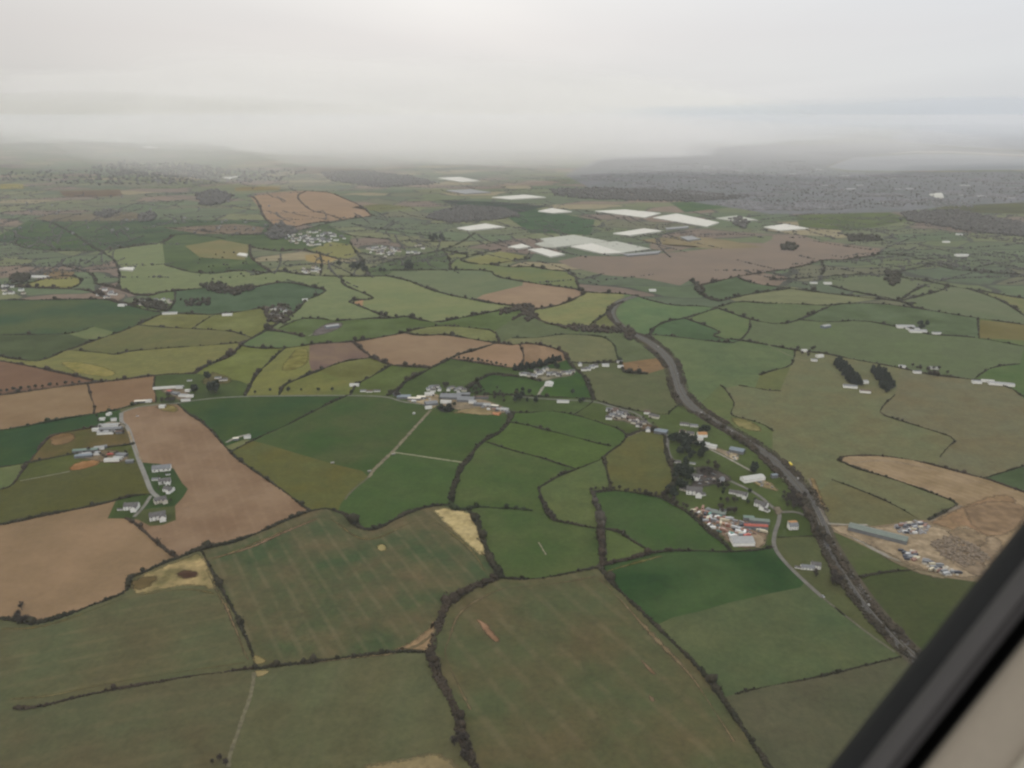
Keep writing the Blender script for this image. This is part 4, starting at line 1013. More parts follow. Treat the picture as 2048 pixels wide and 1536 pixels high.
patch('rough_grass', [(509,1342),(545,1339),(530,1352),(512,1357)], (138,124,86), .31)
patch('rough_grass', [(500,1300),(514,1312),(540,1322),(508,1334)], (124,112,76), .31)
patch('rough_grass', [(730,1530),(800,1520),(860,1505),(895,1512),(930,1545),(900,1600),(700,1600)], (126,112,80), .30, (110,100,74), .05)
patch('bare_earth', [(953,1240),(968,1242),(985,1262),(1002,1282),(990,1286),(972,1268)], (130,104,82), .30)
patch('bare_earth', [(1280,1318),(1300,1333),(1318,1354),(1300,1348)], (122,104,82), .30)
patch('bare_earth', [(1297,1390),(1310,1395),(1312,1408),(1300,1404)], (112,98,80), .30)
patch('rough_grass', [(1461,835),(1490,838),(1521,852),(1524,864),(1500,862),(1468,850)], (126,120,84), .30)
patch('rough_grass', [(1619,957),(1628,955),(1640,985),(1655,1022),(1648,1020),(1630,990)], (134,116,86), .36)
patch('bare_earth', [(97,870),(120,866),(150,866),(152,880),(130,890),(100,892)], (124,104,80), .30)
patch('yard', [(136,938),(150,926),(180,920),(200,920),(198,930),(170,938),(142,943)], (146,112,80), .33)
patch('yard', [(185,860),(200,848),(225,842),(248,845),(255,855),(235,866),(205,870)], (132,124,108), .33)
patch('yard', [(150,915),(180,903),(215,898),(250,905),(262,918),(240,928),(210,926),(175,920)], (122,110,92), .32)
patch('yard', [(320,775),(355,770),(380,785),(385,802),(360,804),(345,792),(322,784)], (124,114,98), .33)
patch('rough_grass', [(310,815),(330,808),(355,812),(356,826),(330,824)], (124,114,80), .33)
patch('yard', [(815,797),(842,795),(866,785),(880,790),(878,812),(862,820),(845,808),(812,803)], (154,140,114), .33)
patch('yard', [(880,798),(930,792),(975,800),(1010,815),(1018,828),(985,826),(950,820),(920,822),(880,812)], (112,104,92), .33, (132,120,100))
patch('bare_earth', [(905,826),(930,817),(960,815),(992,822),(1005,828),(985,832),(940,828)], (138,124,94), .34)
patch('bare_earth', [(982,824),(1003,825),(1002,831),(988,832)], (160,118,86), .37)
patch('pond', [(872,813),(900,812),(912,818),(900,826),(878,824)], (66,56,50), .35)
patch('yard', [(1040,751),(1075,742),(1095,734),(1145,744),(1150,752),(1110,757),(1080,765),(1060,756)], (128,124,106), .33)
patch('yard', [(1212,828),(1225,820),(1255,826),(1282,838),(1300,848),(1280,856),(1250,842),(1225,842)], (134,124,108), .33)
patch('yard', [(1270,852),(1300,846),(1330,862),(1325,870),(1290,862)], (112,98,82), .33)
patch('yard', [(1345,868),(1375,864),(1395,878),(1420,888),(1445,900),(1480,905),(1478,920),(1465,922),(1440,905),(1400,892),(1360,880)], (140,128,108), .33)
patch('yard', [(1452,905),(1480,912),(1475,922),(1462,920)], (164,150,124), .37)
patch('yard', [(1500,960),(1530,958),(1548,970),(1560,985),(1540,980),(1515,972)], (140,126,96), .33)
patch('car_park', [(1390,935),(1415,930),(1450,948),(1470,960),(1440,968),(1405,975),(1382,985),(1376,970),(1395,955)], (92,88,84), .33)
patch('yard', [(1381,1022),(1400,1014),(1430,1022),(1470,1040),(1510,1042),(1535,1055),(1535,1090),(1500,1100),(1465,1092),(1430,1062),(1400,1042)], (132,112,92), .33, (110,98,86))
patch('yard', [(1500,1070),(1520,1066),(1532,1080),(1525,1097),(1505,1098)], (150,134,112), .37)
patch('yard', [(1660,1053),(1700,1050),(1750,1055),(1840,1041),(1860,1050),(1880,1070),(1862,1082),(1830,1090),(1870,1112),(1905,1132),(1935,1150),(1880,1148),(1838,1138),(1800,1120),(1760,1100),(1710,1078),(1675,1066)], (148,132,108), .33, (122,108,88), .05)
patch('bare_earth', [(1850,1080),(1900,1060),(1960,1085),(1990,1120),(1950,1145),(1900,1125),(1860,1100)], (124,104,86), .34, (104,92,76), .05, .4)
patch('bare_earth', [(1860,1045),(1925,1012),(2000,985),(2040,1000),(2010,1060),(1960,1085),(1905,1060)], (136,112,88), .31, (122,104,82), .03)
patch('rough_grass', [(590,700),(618,694),(618,728),(585,742),(555,742)], (124,120,78), .31)
patch('rough_grass', [(150,745),(110,722),(180,726),(240,745),(215,757)], (136,126,84), .31, (118,114,74), .03)
# far patches, each a real field of its own
for pts, c, b in [([(65,437),(100,430),(260,424),(300,430),(290,441),(100,443)], (120,114,104), None), ([(0,368),(46,368),(48,378),(0,378)], (146,140,112), None),
 ([(118,382),(240,379),(245,392),(130,395)], (124,115,105), None), ([(330,456),(400,452),(470,448),(530,455),(520,468),(400,468)], (122,112,102), None),
 ([(610,510),(640,508),(675,518),(650,530),(612,522)], (144,128,92), (134,118,86)), ([(620,500),(660,484),(705,490),(725,505),(690,520),(650,508)], (122,120,88), None),
 ([(930,520),(1000,503),(1050,512),(1020,526),(960,530)], (122,120,88), None), ([(705,605),(727,600),(725,612)], (150,122,96), None),
 ([(60,565),(110,556),(160,557),(160,571),(70,574)], (124,122,86), None), ([(70,560),(105,538),(150,545),(140,555)], (122,108,90), None),
 ([(1280,480),(1370,471),(1450,480),(1530,495),(1440,498),(1340,492)], (128,118,98), None), ([(1300,497),(1300,487),(1400,493),(1335,505)], (124,114,104), None),
 ([(1960,640),(2100,655),(2200,690),(1958,676)], (112,106,80), None), ([(370,492),(440,480),(500,490),(490,520),(400,515)], (112,110,86), (120,112,88)),
 ([(500,393),(560,384),(612,381),(662,385),(690,398),(722,410),(744,431),(687,440),(650,444),(617,447),(567,460),(527,435),(515,412)], (142,124,108), (134,118,104)),
 ([(470,375),(560,372),(560,380),(470,382)], (136,126,104), None), ([(700,415),(760,408),(830,414),(760,424)], (116,118,92), None),
 ([(1340,405),(1480,398),(1500,410),(1370,425)], (102,114,92), None), ([(1790,395),(2100,400),(2200,430),(1900,425)], (112,112,84), None),
 ([(1590,430),(1780,425),(1830,440),(1700,462),(1600,455)], (104,112,84), None), ([(880,400),(1000,404),(1100,412),(1040,425),(920,418)], (92,102,88), None),
 ([(560,335),(700,332),(760,345),(600,348)], (134,126,118), None), ([(1000,425),(1070,418),(1190,440),(1180,470),(1060,465)], (92,106,86), None)]:
    u = sum(p[0] for p in pts)/len(pts); v = sum(p[1] for p in pts)/len(pts)
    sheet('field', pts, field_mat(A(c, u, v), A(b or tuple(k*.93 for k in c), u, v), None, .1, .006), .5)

# worn headlands just inside the hedges of the nearer fields
def margin(pts, inset, wd, c, rag=.35, z=.33):
    P = smooth_line([np.array(G(*p)[:2]) for p in pts], 2); P, _ = resample(P, 4.0)
    T = np.gradient(P, axis=0); T /= np.linalg.norm(T, axis=1, keepdims=True); Nn = np.stack([-T[:, 1], T[:, 0]], 1)
    w_ = 1.7*wd*(.55+.45*np.sin(np.arange(len(P))*.13+rng.uniform(0, 6)))*(1+rng.uniform(-rag, rag, len(P)))/2+.3
    C = P+Nn*(inset+.8*np.sin(np.arange(len(P))*.07))[:, None]; n = len(P)
    V = np.concatenate([C-Nn*w_[:, None], C+Nn*w_[:, None]]); V = np.concatenate([V, np.full((2*n, 1), z)], 1)
    u, v = pts[len(pts)//2]; PZ[0] += .0021; V[:, 2] += PZ[0]
    m = soft_edge(field_mat(A(c, u, v), A(tuple(k*.86 for k in c), u, v), None, .3, .05))
    V = np.concatenate([V[:n], (V[:n]+V[n:])/2, V[n:]])
    o = mesh_obj('grass', V, np.array([(i, n+i, n+i+1, i+1) for i in range(n-1)]+[(n+i, 2*n+i, 2*n+i+1, n+i+1) for i in range(n-1)])[:, ::-1], m)
    cover_attr(o.data, [.05]*n+[.55]*n+[.05]*n); tag(o, kind='structure')
MAR = [([(420,1115),(462,1100),(512,1080),(562,1058),(620,1034),(652,1029),(683,1040),(716,1068),(740,1074),(762,1068),(800,1047),(862,1024)], -7, 3, (106,98,72)),
 ([(428,1135),(453,1185),(478,1230),(498,1275),(508,1308)], -9, 3, (104,96,74)), ([(520,1325),(562,1322),(637,1314),(712,1304),(800,1296),(850,1270),(872,1225),(895,1195),(940,1168),(985,1150)], -9, 3.5, (110,100,76)),
 ([(985,1140),(968,1110),(945,1085),(900,1050),(870,1030)], 9, 4, (104,98,72)), ([(0,1262),(60,1262),(115,1250),(180,1226),(250,1200),(300,1190),(380,1180),(425,1190)], 3, 3, (104,96,68)),
 ([(440,1210),(455,1250),(470,1290),(485,1325)], 5, 3.5, (112,98,76)), ([(20,1402),(100,1397),(200,1374),(312,1355),(450,1334),(490,1328)], 2, 2.5, (104,98,70)),
 ([(1212,1155),(1240,1180),(1290,1236),(1326,1275),(1366,1313),(1406,1356),(1436,1400),(1466,1444),(1490,1480)], -9, 5, (112,100,78)),
 ([(1185,1146),(1120,1158),(1040,1166),(1000,1168),(950,1190),(912,1215),(895,1240),(885,1275),(872,1305),(888,1345),(905,1382),(925,1425)], 8, 3, (106,96,74)),
 ([(1210,1140),(1260,1125),(1320,1110)], -4, 4, (100,98,66)), ([(1700,925),(1760,918),(1836,930),(1911,950),(1975,968)], -3, 4, (150,134,112)), ([(262,862),(275,900),(290,922)], -4, 4, (150,134,108)),
 ([(620,1030),(590,1042),(540,1062),(480,1090),(400,1108)], 16, 5, (118,100,82)), ([(1092,1110),(1078,1085)], 0, 2.5, (120,122,96))]
for a_ in MAR: margin(*a_)

for pts, c, b in [([(1925,1014),(1990,1000),(2060,1010),(2040,1060),(1980,1080),(1940,1050)], (132,112,90), (112,96,78)), ([(1895,1062),(1940,1052),(1985,1080),(1960,1098),(1905,1082)], (116,102,84), (134,118,96)),
   ([(1868,1090),(1920,1098),(1970,1128),(1985,1160),(1940,1150),(1890,1118)], (138,122,102), (106,94,80)), ([(1760,1112),(1790,1118),(1840,1140),(1900,1156),(1880,1160),(1820,1142)], (120,110,90), None),
   ([(1545,1015),(1562,1012),(1566,1028),(1552,1032)], (116,108,94), None), ([(425,744),(455,752),(470,765),(430,772),(395,768)], (104,100,76), None)]:
    patch('bare_earth', pts, c, .36, b, .08, .4)

for pts, c, b in [([(1700,1052),(1760,1056),(1850,1046),(1900,1062),(1930,1100),(1965,1140),(1950,1160),(1880,1150),(1800,1118),(1740,1092),(1690,1066)], (150,134,110), (126,112,92)),
   ([(1960,1075),(2000,1070),(2010,1110),(1975,1140),(1950,1110)], (140,124,102), (112,98,82)), ([(1905,1060),(1935,1048),(1950,1070),(1915,1080)], (152,136,112), None)]:
    patch('bare_earth', pts, c, .325, b, .05, .4)

# ---------------------------------------------------------------- buildings
WHITE = plain('white_render', (.80, .79, .75), .9, .08); CREAM = plain('cream_render', (.58, .54, .45), .9, .1); STONE = plain('stone_wall', (0.173, 0.158, 0.137), .9, .2)
SLATE = plain('slate_roof', (.095, .09, .088), .7, .15); GREYR = plain('grey_sheet_roof', (0.144, 0.151, 0.158), .6, .12); PALER = plain('pale_sheet_roof', (.27, .275, .27), .6, .1)
TILE = plain('brown_tile_roof', (0.108, 0.076, 0.061), .8, .2); BLUE = plain('blue_sheet', (.15, .18, .205), .6, .1); GREENR = plain('green_sheet', (0.122, 0.173, 0.144), .6, .1)
TEAL = plain('teal_grey_sheet', (0.137, 0.162, 0.140), .7, .12); ORANGE = plain('orange_tile', (0.331, 0.180, 0.072), .8, .12); RED = plain('red_sheet', (0.288, 0.072, 0.050), .6, .15)
GLASSD = plain('dark_window_glass', (0.022, 0.025, 0.029), .2, .1); WHITER = plain('white_sheet_roof', (.38, .38, .355), .6, .06); DOORM = plain('dark_door', (0.043, 0.040, 0.036), .7, .2)
def gable(L_, W_, e, rise, over=.35):
    """walls with gables, and a roof of two slabs; long axis x"""
    a, b = L_/2, W_/2
    w_ = MB().poly([(-a,-b,-.4),(a,-b,-.4),(a,b,-.4),(-a,b,-.4),(-a,-b,e),(a,-b,e),(a,b,e),(-a,b,e),(-a,0,e+rise),(a,0,e+rise)],
                   [(0,1,5,4),(2,3,7,6),(1,2,6,9,5),(3,0,4,8,7),(0,3,2,1)])
    k = rise/b; oz = e-over*k; t = .16
    r = MB()
    for s in (-1, 1):
        p = [(-a-over, s*(b+over), oz+.02), (a+over, s*(b+over), oz+.02), (a+over, 0, e+rise+.02), (-a-over, 0, e+rise+.02)]
        q = [(x, y, z+t) for x, y, z in p]
        f = [(0,1,2,3),(7,6,5,4),(0,4,5,1),(1,5,6,2),(3,7,4,0)]
        r.poly(p+q, f if s > 0 else [tuple(reversed(x)) for x in f])
    return w_, r
def house_proto(L_, W_, e, rise, wm, rm, detail=True, wing=False):
    root = empty('house', (0, 0, 0)); w_, r = gable(L_, W_, e, rise)
    wo = w_.build('wall', wm, root); ro = r.build('roof', rm, root)
    if wing:
        w2, r2 = gable(W_*1.25, W_*.72, e*.98, rise*.75)
        def rot(mb, dx, dy): mb.v = [(-y+dx, x+dy, z) for x, y, z in mb.v]; return mb
        rot(w2, L_*.28, -W_*.62); rot(r2, L_*.28, -W_*.62)
        w2.build('wing_wall', wm, root); r2.build('wing_roof', rm, root)
    if detail:
        MB().box(-L_*.42-.45, -.45, e+rise*.5, -L_*.42+.45, .45, e+rise+1.1).build('chimney', STONE, root)
        ny = 2 if e > 4 else 1
        for s in (-1, 1):
            if wing and s < 0: xs = (-.36, -.12)
            else: xs = (-.36, -.12, .14, .38)
            for j in range(ny):
                for i, x in enumerate(xs):
                    if j == 0 and i == 1:
                        if s < 0: MB().box(x*L_-.5, s*W_/2-.05, .0, x*L_+.5, s*W_/2+.05, 2.1).build('door', DOORM, root)
                        continue
                    MB().box(x*L_-.7, s*W_/2-.04, .9+2.6*j, x*L_+.7, s*W_/2+.04, 2.1+2.6*j).build('window', GLASSD, root)
    return root
def barn_proto(L_, W_, e, rise, wm, rm, name='barn'):
    root = empty(name, (0, 0, 0)); w_, r = gable(L_, W_, e, rise, .25)
    w_.build('wall', wm, root); r.build('roof', rm, root)
    MB().box(L_/2-.05, -W_*.22, 0, L_/2+.06, W_*.22, e*.85).build('door', DOORM, root)
    return root
PROTO = {}
def place(key, maker, x, y, rz, s, label, cat, group, name):
    loc = G(x, y)[:2]+(.35,)
    if key not in PROTO: r = PROTO[key] = maker(); r.location = loc; r.rotation_euler = (0, 0, rz); r.scale = (s, s, s)
    else: r = dup(PROTO[key], loc, rz, s)
    r.name = name; return tag(r, label, cat, group)
HK = {'ws': (WHITE, SLATE), 'wt': (WHITE, TILE), 'cs': (CREAM, SLATE), 'wg': (WHITE, GREYR), 'cg': (CREAM, TILE)}
def house(x, y, ang, k, style, label, group=None, s=1.0):
    """style: l long bungalow, v villa with wing, d two-storey, t tiny far one"""
    wm, rm = HK[k]
    mk = {'l': lambda: house_proto(17, 8, 2.9, 2.5, wm, rm), 'v': lambda: house_proto(18, 9.5, 5.2, 3.4, wm, rm, True, True),
          'd': lambda: house_proto(12, 8, 5.2, 3, wm, rm), 't': lambda: house_proto(13, 9, 4.2, 3.2, wm, rm, False)}[style]
    return place((k, style), mk, x, y, R(ang), s*.88, label, 'house', group, 'house')
def barn(x, y, ang, L_, W_, e, rm, label, wm=None, group=None, name='barn'):
    key = ('barn', round(L_), round(W_), round(e), rm.name, (wm or GREYR).name)
    return place(key, lambda: barn_proto(L_*.74, W_*.85, e*.8, W_*.12, wm or GREYR, rm, name), x, y, R(ang), 1.0, label, 'barn' if name == 'barn' else name.replace('_', ' '), group, name)
# the white roadside houses
house(330,966,20,'ws','v','white L-shaped house second up the lane, north of the hipped one')
house(338,982,-10,'ws','v','white house with slate roof midway in the roadside row', s=.9)
house(321,1004,35,'cs','v','cream house with jutting wing at the lane fork')
house(316,1037,25,'ws','v','big white two-storey house on the lower lawn', s=1.25)
house(264,1017,8,'ws','v','white house on the triangular lawn across the lane', s=1.15)
house(241,1020,5,'ws','l','small white garage beside the triangular lawn house', s=.5)
house(324,940,14,'wg','l','long white bungalow at the head of the roadside row', s=1.7)
house(336,950,10,'wg','l','tiny white outhouse below the long bungalow', s=.4)
house(312,960,5,'wg','l','low grey-roofed shed by the lane edge', s=.7)
# farmyards at the lane
for x, y, a, l, w_, rm, lab in [(205,840,10,12,7,WHITER,'small white shed alone above the grey-roofed farmyard'),(218,830,80,11,7,WHITER,'white shed nearest the lane corner hedge'),(228,841,20,12,8,PALER,'pale shed beside the lane bend'),
  (218,853,8,42,13,PALER,'long pale-roofed byre topmost in the farmyard'),(222,860,8,48,13,GREYR,'long grey byre in the middle of the farmyard'),(212,867,8,34,12,PALER,'lowest pale byre of the farmyard'),(195,861,12,20,9,WHITER,'white shed at the field end of the farmyard'),(240,866,15,16,9,TILE,'brown-roofed shed beside the lane below the byres'),
  (172,903,10,50,10,GREENR,'long green-roofed barn above the sandy ring'),(168,914,12,34,9,BLUE,'long bluish barn beside the sandy ring'),(180,910,12,40,9,PALER,'pale open barn between green and blue barns'),(199,898,15,20,9,PALER,'pale barn behind the red lorry'),(208,896,30,13,8,GREYR,'grey shed topmost in the farm with the sandy ring'),
  (244,912,-8,22,10,GREYR,'grey barn at the lane gate of the ring farm'),(225,922,5,30,9,WHITER,'white-roofed barn south of the red lorry'),(237,918,0,18,8,PALER,'small pale shed amid the ring farm'),(260,925,10,15,8,GREYR,'grey shed touching the lane below the ring farm'),
  (332,777,12,62,7,WHITER,'very long narrow white building beside the square brown field'),(360,776,5,16,13,PALER,'square pale barn in the lane bend farm'),(376,783,0,12,9,WHITER,'white shed east of the square pale barn'),(352,789,-20,20,10,GREYR,'grey barn under the red roof'),
  (368,793,-10,24,10,PALER,'pale barn beside the farm gate'),(380,794,10,18,8,WHITER,'white building facing the olive tree'),(372,802,8,22,6,PALER,'low pale shed along the village lane'),(340,785,-25,14,9,RED,'bright red-roofed barn in the lane bend farm'),
  (281,805,8,26,9,CREAM,'cream barn in the hedge under the square brown field'),(296,804,8,18,9,WHITER,'white barn in the hedge under the square brown field'),(325,815,5,13,11,WHITER,'white cubic barn alone on the brown field headland'),
  (495,876,12,14,8,PALER,'pale shed at the far side of the field-gate yard'),(472,880,15,12,7,CREAM,'cream shed in the field-gate yard')]:
    barn(x, y, a, l, w_, 4.2, rm, lab, wm=WHITE if rm in (WHITER, PALER) else GREYR)
house(447,761,15,'ws','l','white farmhouse east of the dark tree pair'); house(436,757,5,'wg','l','low farmhouse right beside the dark tree pair', s=.8); house(379,762,10,'wg','l','small white cottage above the lane bend farm', s=.6)
# the central village
for x, y, a, l, w_, rm, lab in [(709,772,0,24,8,WHITER,'lone white shed at the tip of the yellow-green corner'),(808,796,0,34,16,BLUE,'bright blue-roofed shed at the village entrance'),(829,800,-3,32,9,CREAM,'long cream barn beside the blue shed'),(794,791,5,18,8,GREYR,'grey shed just before the blue shed'),
  (843,797,-5,22,10,CREAM,'cream barn at the middle of the village yard'),(859,790,8,24,12,WHITER,'white barn facing the village street'),(902,795,-6,52,26,GREYR,'largest grey cattle shed of the village'),(932,801,-6,42,24,GREYR,'second large grey shed towards the reddish barn'),(892,806,-6,26,10,WHITER,'white-gabled barn below the largest cattle shed'),
  (927,791,-3,34,12,GREYR,'narrow grey shed behind the second large shed'),(862,809,20,30,18,GREYR,'dark grey barn at the head of the pale track'),(857,817,20,16,6,WHITER,'white lean-to at the top of the pale track'),(962,797,0,38,9,TILE,'long reddish-brown barn at the village edge'),(945,806,-5,18,10,PALER,'pale shed between reddish barn and yard'),
  (957,811,-8,24,10,GREYR,'grey shed over the straw heap'),(974,812,-10,16,9,PALER,'pale shed in the stony yard'),(990,815,-15,18,8,CREAM,'cream shed near the orange soil heap'),(1009,821,-20,20,8,PALER,'pale shed over the orange soil heap'),(1019,828,-25,16,7,GREYR,'last grey shed of the village by the hedge')]:
    barn(x, y, a, l, w_, 5, rm, lab, wm=WHITE if rm in (WHITER, PALER) else GREYR)
for i, (x, y, k) in enumerate([(727,783,'wg'),(739,784,'wt'),(754,783,'ws')]): house(x, y, 5, k, 'l', ['first cottage on the village lane','brown-roofed cottage on the village lane','slate cottage on the lane nearest the village'][i], s=.8)
VH = [(863,776),(869,779),(874,775),(866,783),(879,781),(858,780),(897,781),(905,777),(913,781),(921,778),(928,782),(917,785)]
for i, (x, y) in enumerate(VH): house(x, y, random.choice([0, 90, 15]), random.choice(['ws', 'wg', 'cs']), 't', 'pale house in the upper row of the central village', 'houses of the upper village row', s=.85)
# the walled estate
for x, y, a, l, w_, rm, lab in [(1098,770,78,24,18,WHITER,'square white shed beside the curved concrete drive'),(1126,805,-3,30,7,PALER,'long low byre alone in the pasture below the estate'),(1211,732,-4,20,12,PALER,'wide pale house at the estate lane'),(1239,725,0,16,9,GREYR,'grey-roofed house at the lane end by the small meadow'),(1241,735,0,16,9,WHITER,'white house at the lane end over the ploughed patch')]:
    barn(x, y, a, l, w_, 4.5, rm, lab, wm=WHITE)
for i, (x, y) in enumerate([(1045,750),(1053,751),(1060,753),(1068,754),(1078,749),(1087,743),(1094,740),(1083,747),(1099,750),(1110,749),(1118,752),(1127,748),(1137,748),(1144,745),(1074,744),(1160,731),(1168,741),(1176,740),(1184,736),(1190,734)]):
    house(x, y, random.choice([0, 90, 20, -15]), random.choice(['ws', 'wg', 'cs']), 't', 'white house of the walled estate between conifer belt and lane', 'houses of the walled estate', s=1.0)
# the eastern village
for i, (x, y) in enumerate([(1219,822),(1231,822),(1239,829),(1225,833),(1244,833),(1218,838),(1254,834),(1264,841),(1274,842),(1249,828),(1269,847),(1228,826),(1236,836),(1259,839),(1278,853),(1294,827),(1304,834),(1312,836),(1286,848),(1296,862)]):
    house(x, y, random.choice([-25, 65, -10, 80]), random.choice(['ws', 'wg', 'cs', 'wt']), 't', 'small house of the eastern village above the lane junction', 'houses of the eastern village', s=.95)
for x, y, a, l, w_, rm, lab in [(1322,866,-25,28,16,BLUE,'bluish flat shed at the eastern village lane'),(1404,872,0,20,15,ORANGE,'orange-roofed barn by the dark trees'),(1399,879,-20,16,10,WHITER,'white annex in front of the orange-roofed barn'),(1421,895,-28,26,10,WHITER,'white shed on the long concrete lane'),(1408,890,-28,22,7,PALER,'long pale shed under the orange-roofed barn'),
  (1474,904,-30,30,16,BLUE,'grey-blue barn on the pale yard'),(1505,960,18,46,15,WHITER,'long white shed by the end of the concrete lane'),(1548,955,10,12,7,BLUE,'small bluish hut beside the trunk road'),(1484,1086,2,36,20,PALER,'big pale blue-grey shed at the foot of the scrapyard'),(1436,1031,-25,26,8,TEAL,'teal-roofed shed at the top of the scrapyard'),(1424,1026,-25,20,6,GREYR,'grey shed at the narrow end of the scrapyard'),
  (1518,1046,-12,34,9,TEAL,'teal shed behind the long red roof'),(1511,1057,-6,40,8,RED,'long red-roofed shed in the scrapyard'),(1497,1040,-10,18,8,GREENR,'green-roofed shed topmost in the scrapyard')]:
    barn(x, y, a, l, w_, 5.5, rm, lab, wm=WHITE if rm in (WHITER, PALER, ORANGE) else GREYR)
for x, y, a, k, st, s, lab in [(1369,850,-15,'ws','l',1.0,'white bungalow alone in the green above the orange barn'),(1388,853,-10,'wg','l',.9,'white bungalow beside its twin, nearer the trunk road'),(1381,870,-20,'cs','t',1,'cream house next to the orange-roofed barn'),(1372,873,-20,'ws','t',.9,'white cottage on the lane west of the orange barn'),
  (1365,866,-20,'wt','t',.9,'brown-roofed cottage on the lane west of the orange barn'),(1354,925,-15,'ws','l',.8,'small white cottage above the tree screen'),(1364,932,-30,'ws','l',.7,'white cottage tucked by the tree screen'),(1385,928,-20,'wg','l',.6,'little white house north of the car park'),
  (1389,956,-20,'ws','v',.9,'white house with wings beside the car park'),(1442,963,60,'wg','l',1.0,'pale gable house ringed by dark shrubs'),(1371,981,-35,'cs','l',1.0,'cream annex beside the great white house'),(1388,987,-12,'ws','v',1.35,'great white house with wings by the car park'),(1402,991,20,'ws','l',.8,'white end wing near the great white house'),
  (1469,987,-20,'ws','l',1.0,'low white house in the middle garden'),(1484,992,-25,'ws','v',.9,'white winged house in the middle garden'),(1522,1013,-40,'ws','v',1.05,'white winged house below the lane bend'),(1530,1021,-50,'ws','l',.8,'white outbuilding below the lane bend'),(1446,1022,-20,'wg','l',.6,'greyish cottage hidden in the trees over the scrapyard'),
  (1631,1135,-15,'ws','d',1.0,'square white house by the spinney'),(1596,1136,-20,'ws','l',.5,'tiny white shed beside the dim lane'),(1585,1057,5,'wg','d',1.1,'grey-roofed house in the small paddock'),(1615,1137,-10,'wg','l',1.0,'long grey bungalow before the spinney')]:
    house(x, y, a, k, st, lab, s=s)
barn(1585,1049,10,14,9,4,ORANGE,'small yellow-orange roofed building in the paddock', wm=CREAM)
barn(1755,1071,-33,92,17,6,TEAL,'very long teal-grey factory shed at the quarry yard')
barn(1651,655,30,34,14,6,PALER,'pale blue works shed standing on its own tarmac', wm=BLUE); barn(663,654,30,34,14,6,PALER,'twin works shed a little east of the blue one', wm=BLUE) if False else None
barn(664,655,32,44,18,6,PALER,'white and blue works shed alone by its pale track', wm=BLUE)
patch('yard', [(628,662),(655,645),(690,645),(680,658),(650,668),(622,674)], (112,106,104), .4)
for x, y, a, l, w_, rm, lab in [(1810,655,-5,56,22,PALER,'pale grey barn nearest the thin hedge'),(1835,664,-8,52,20,PALER,'pale grey barn beside the dark trees'),(1825,659,-5,40,14,GREYR,'grey lean-to between the pale grey barns'),(1873,668,0,26,10,GREYR,'low barn east of the pale grey barns'),
   (2002,770,-18,60,14,PALER,'long pale shed by the eastern hedge'),(1953,766,-10,22,12,PALER,'square pale shed by the eastern hedge'),(1975,764,-15,30,7,WHITER,'thin white roof beside the long pale shed'),(1608,703,0,16,10,WHITER,'white house in the small bare copse'),(1639,714,20,20,12,WHITER,'white barn of the small bare copse'),(1628,722,-5,16,9,GREYR,'grey shed under the small bare copse'),
   (1727,766,0,22,12,PALER,'pale roof between the conifer stands'),(1700,775,-15,34,12,GREYR,'long grey roof under the first conifer stand'),(1730,785,-15,26,10,TILE,'brown roofless-looking building under the conifers'),(1804,735,-20,18,10,PALER,'pale cottage at the hedge farm gate'),(1834,746,-5,20,9,GREYR,'grey house of the hedge farm'),(1868,738,-15,24,9,PALER,'pale barn of the hedge farm'),
   (1655,568,0,30,16,WHITER,'white barn alone in the copse pastures'),(1627,567,0,28,12,PALER,'pale barn in the copse pastures'),(1923,512,-3,60,28,WHITER,'white barn alone in the far eastern meadows'),(1305,582,0,26,16,WHITER,'white barn at the top of the trunk road bend'),(1892,485,0,34,20,WHITER,'small white barn at the far hedge'),(1918,470,0,30,22,PALER,'pale house on the far ridge'),
   (245,612,-10,26,16,WHITER,'white barn by itself near the roadside hamlet'),(80,555,-4,70,22,WHITER,'long white barn by the lime patch'),(455,631,8,34,12,WHITER,'white barn between the lime fields'),(340,628,10,50,12,PALER,'long pale farm roof over the lime rectangle'),(610,601,20,20,12,WHITER,'white cottage at the corner of the green bow')]:
    barn(x, y, a, l, w_, 5, rm, lab, wm=WHITE)
# small things in the pastures
def simple(name, mb, mat, x, y, rz, label, cat, z=.15):
    o = mb.build(name, mat); o.location = G(x, y)[:2]+(z,); o.rotation_euler = (0, 0, rz); return tag(o, label, cat)
tank = MB().tube((0,0,0),(0,0,2.6),2.6,2.6,20); tank.tube((0,0,2.6),(0,0,3.5),2.6,.4,20)
simple('water_tank', tank, WHITER, 828, 828, 0, 'round white tank alone in the wide dark pasture', 'water tank')
for i, (x, y, lab) in enumerate([(739,944,'dark cattle feeder at the lower end of the pale track'),(787,910,'cattle trough where the two tracks meet'),(665,927,'cattle feeder out on the pasture boundary')]):
    f = MB(); f.box(-2.4,-.7,.5,2.4,.7,.8); f.box(-2.4,-.75,.8,2.4,-.65,1.5); f.box(-2.4,.65,.8,2.4,.75,1.5)
    for sx in (-2.2, 2.0): f.box(sx,-.7,0,sx+.2,-.5,.5); f.box(sx,.5,0,sx+.2,.7,.5)
    f.box(-2.8,-1.3,2.2,2.8,1.3,2.35); [f.tube((sx,sy,0),(sx,sy,2.2),.08,.08) for sx in (-2.6,2.6) for sy in (-1.1,1.1)]
    simple('cattle_feeder', f, plain('weathered_tin', (.28,.27,.24), .7, .3, 1), x, y, .3, lab, 'cattle feeder')

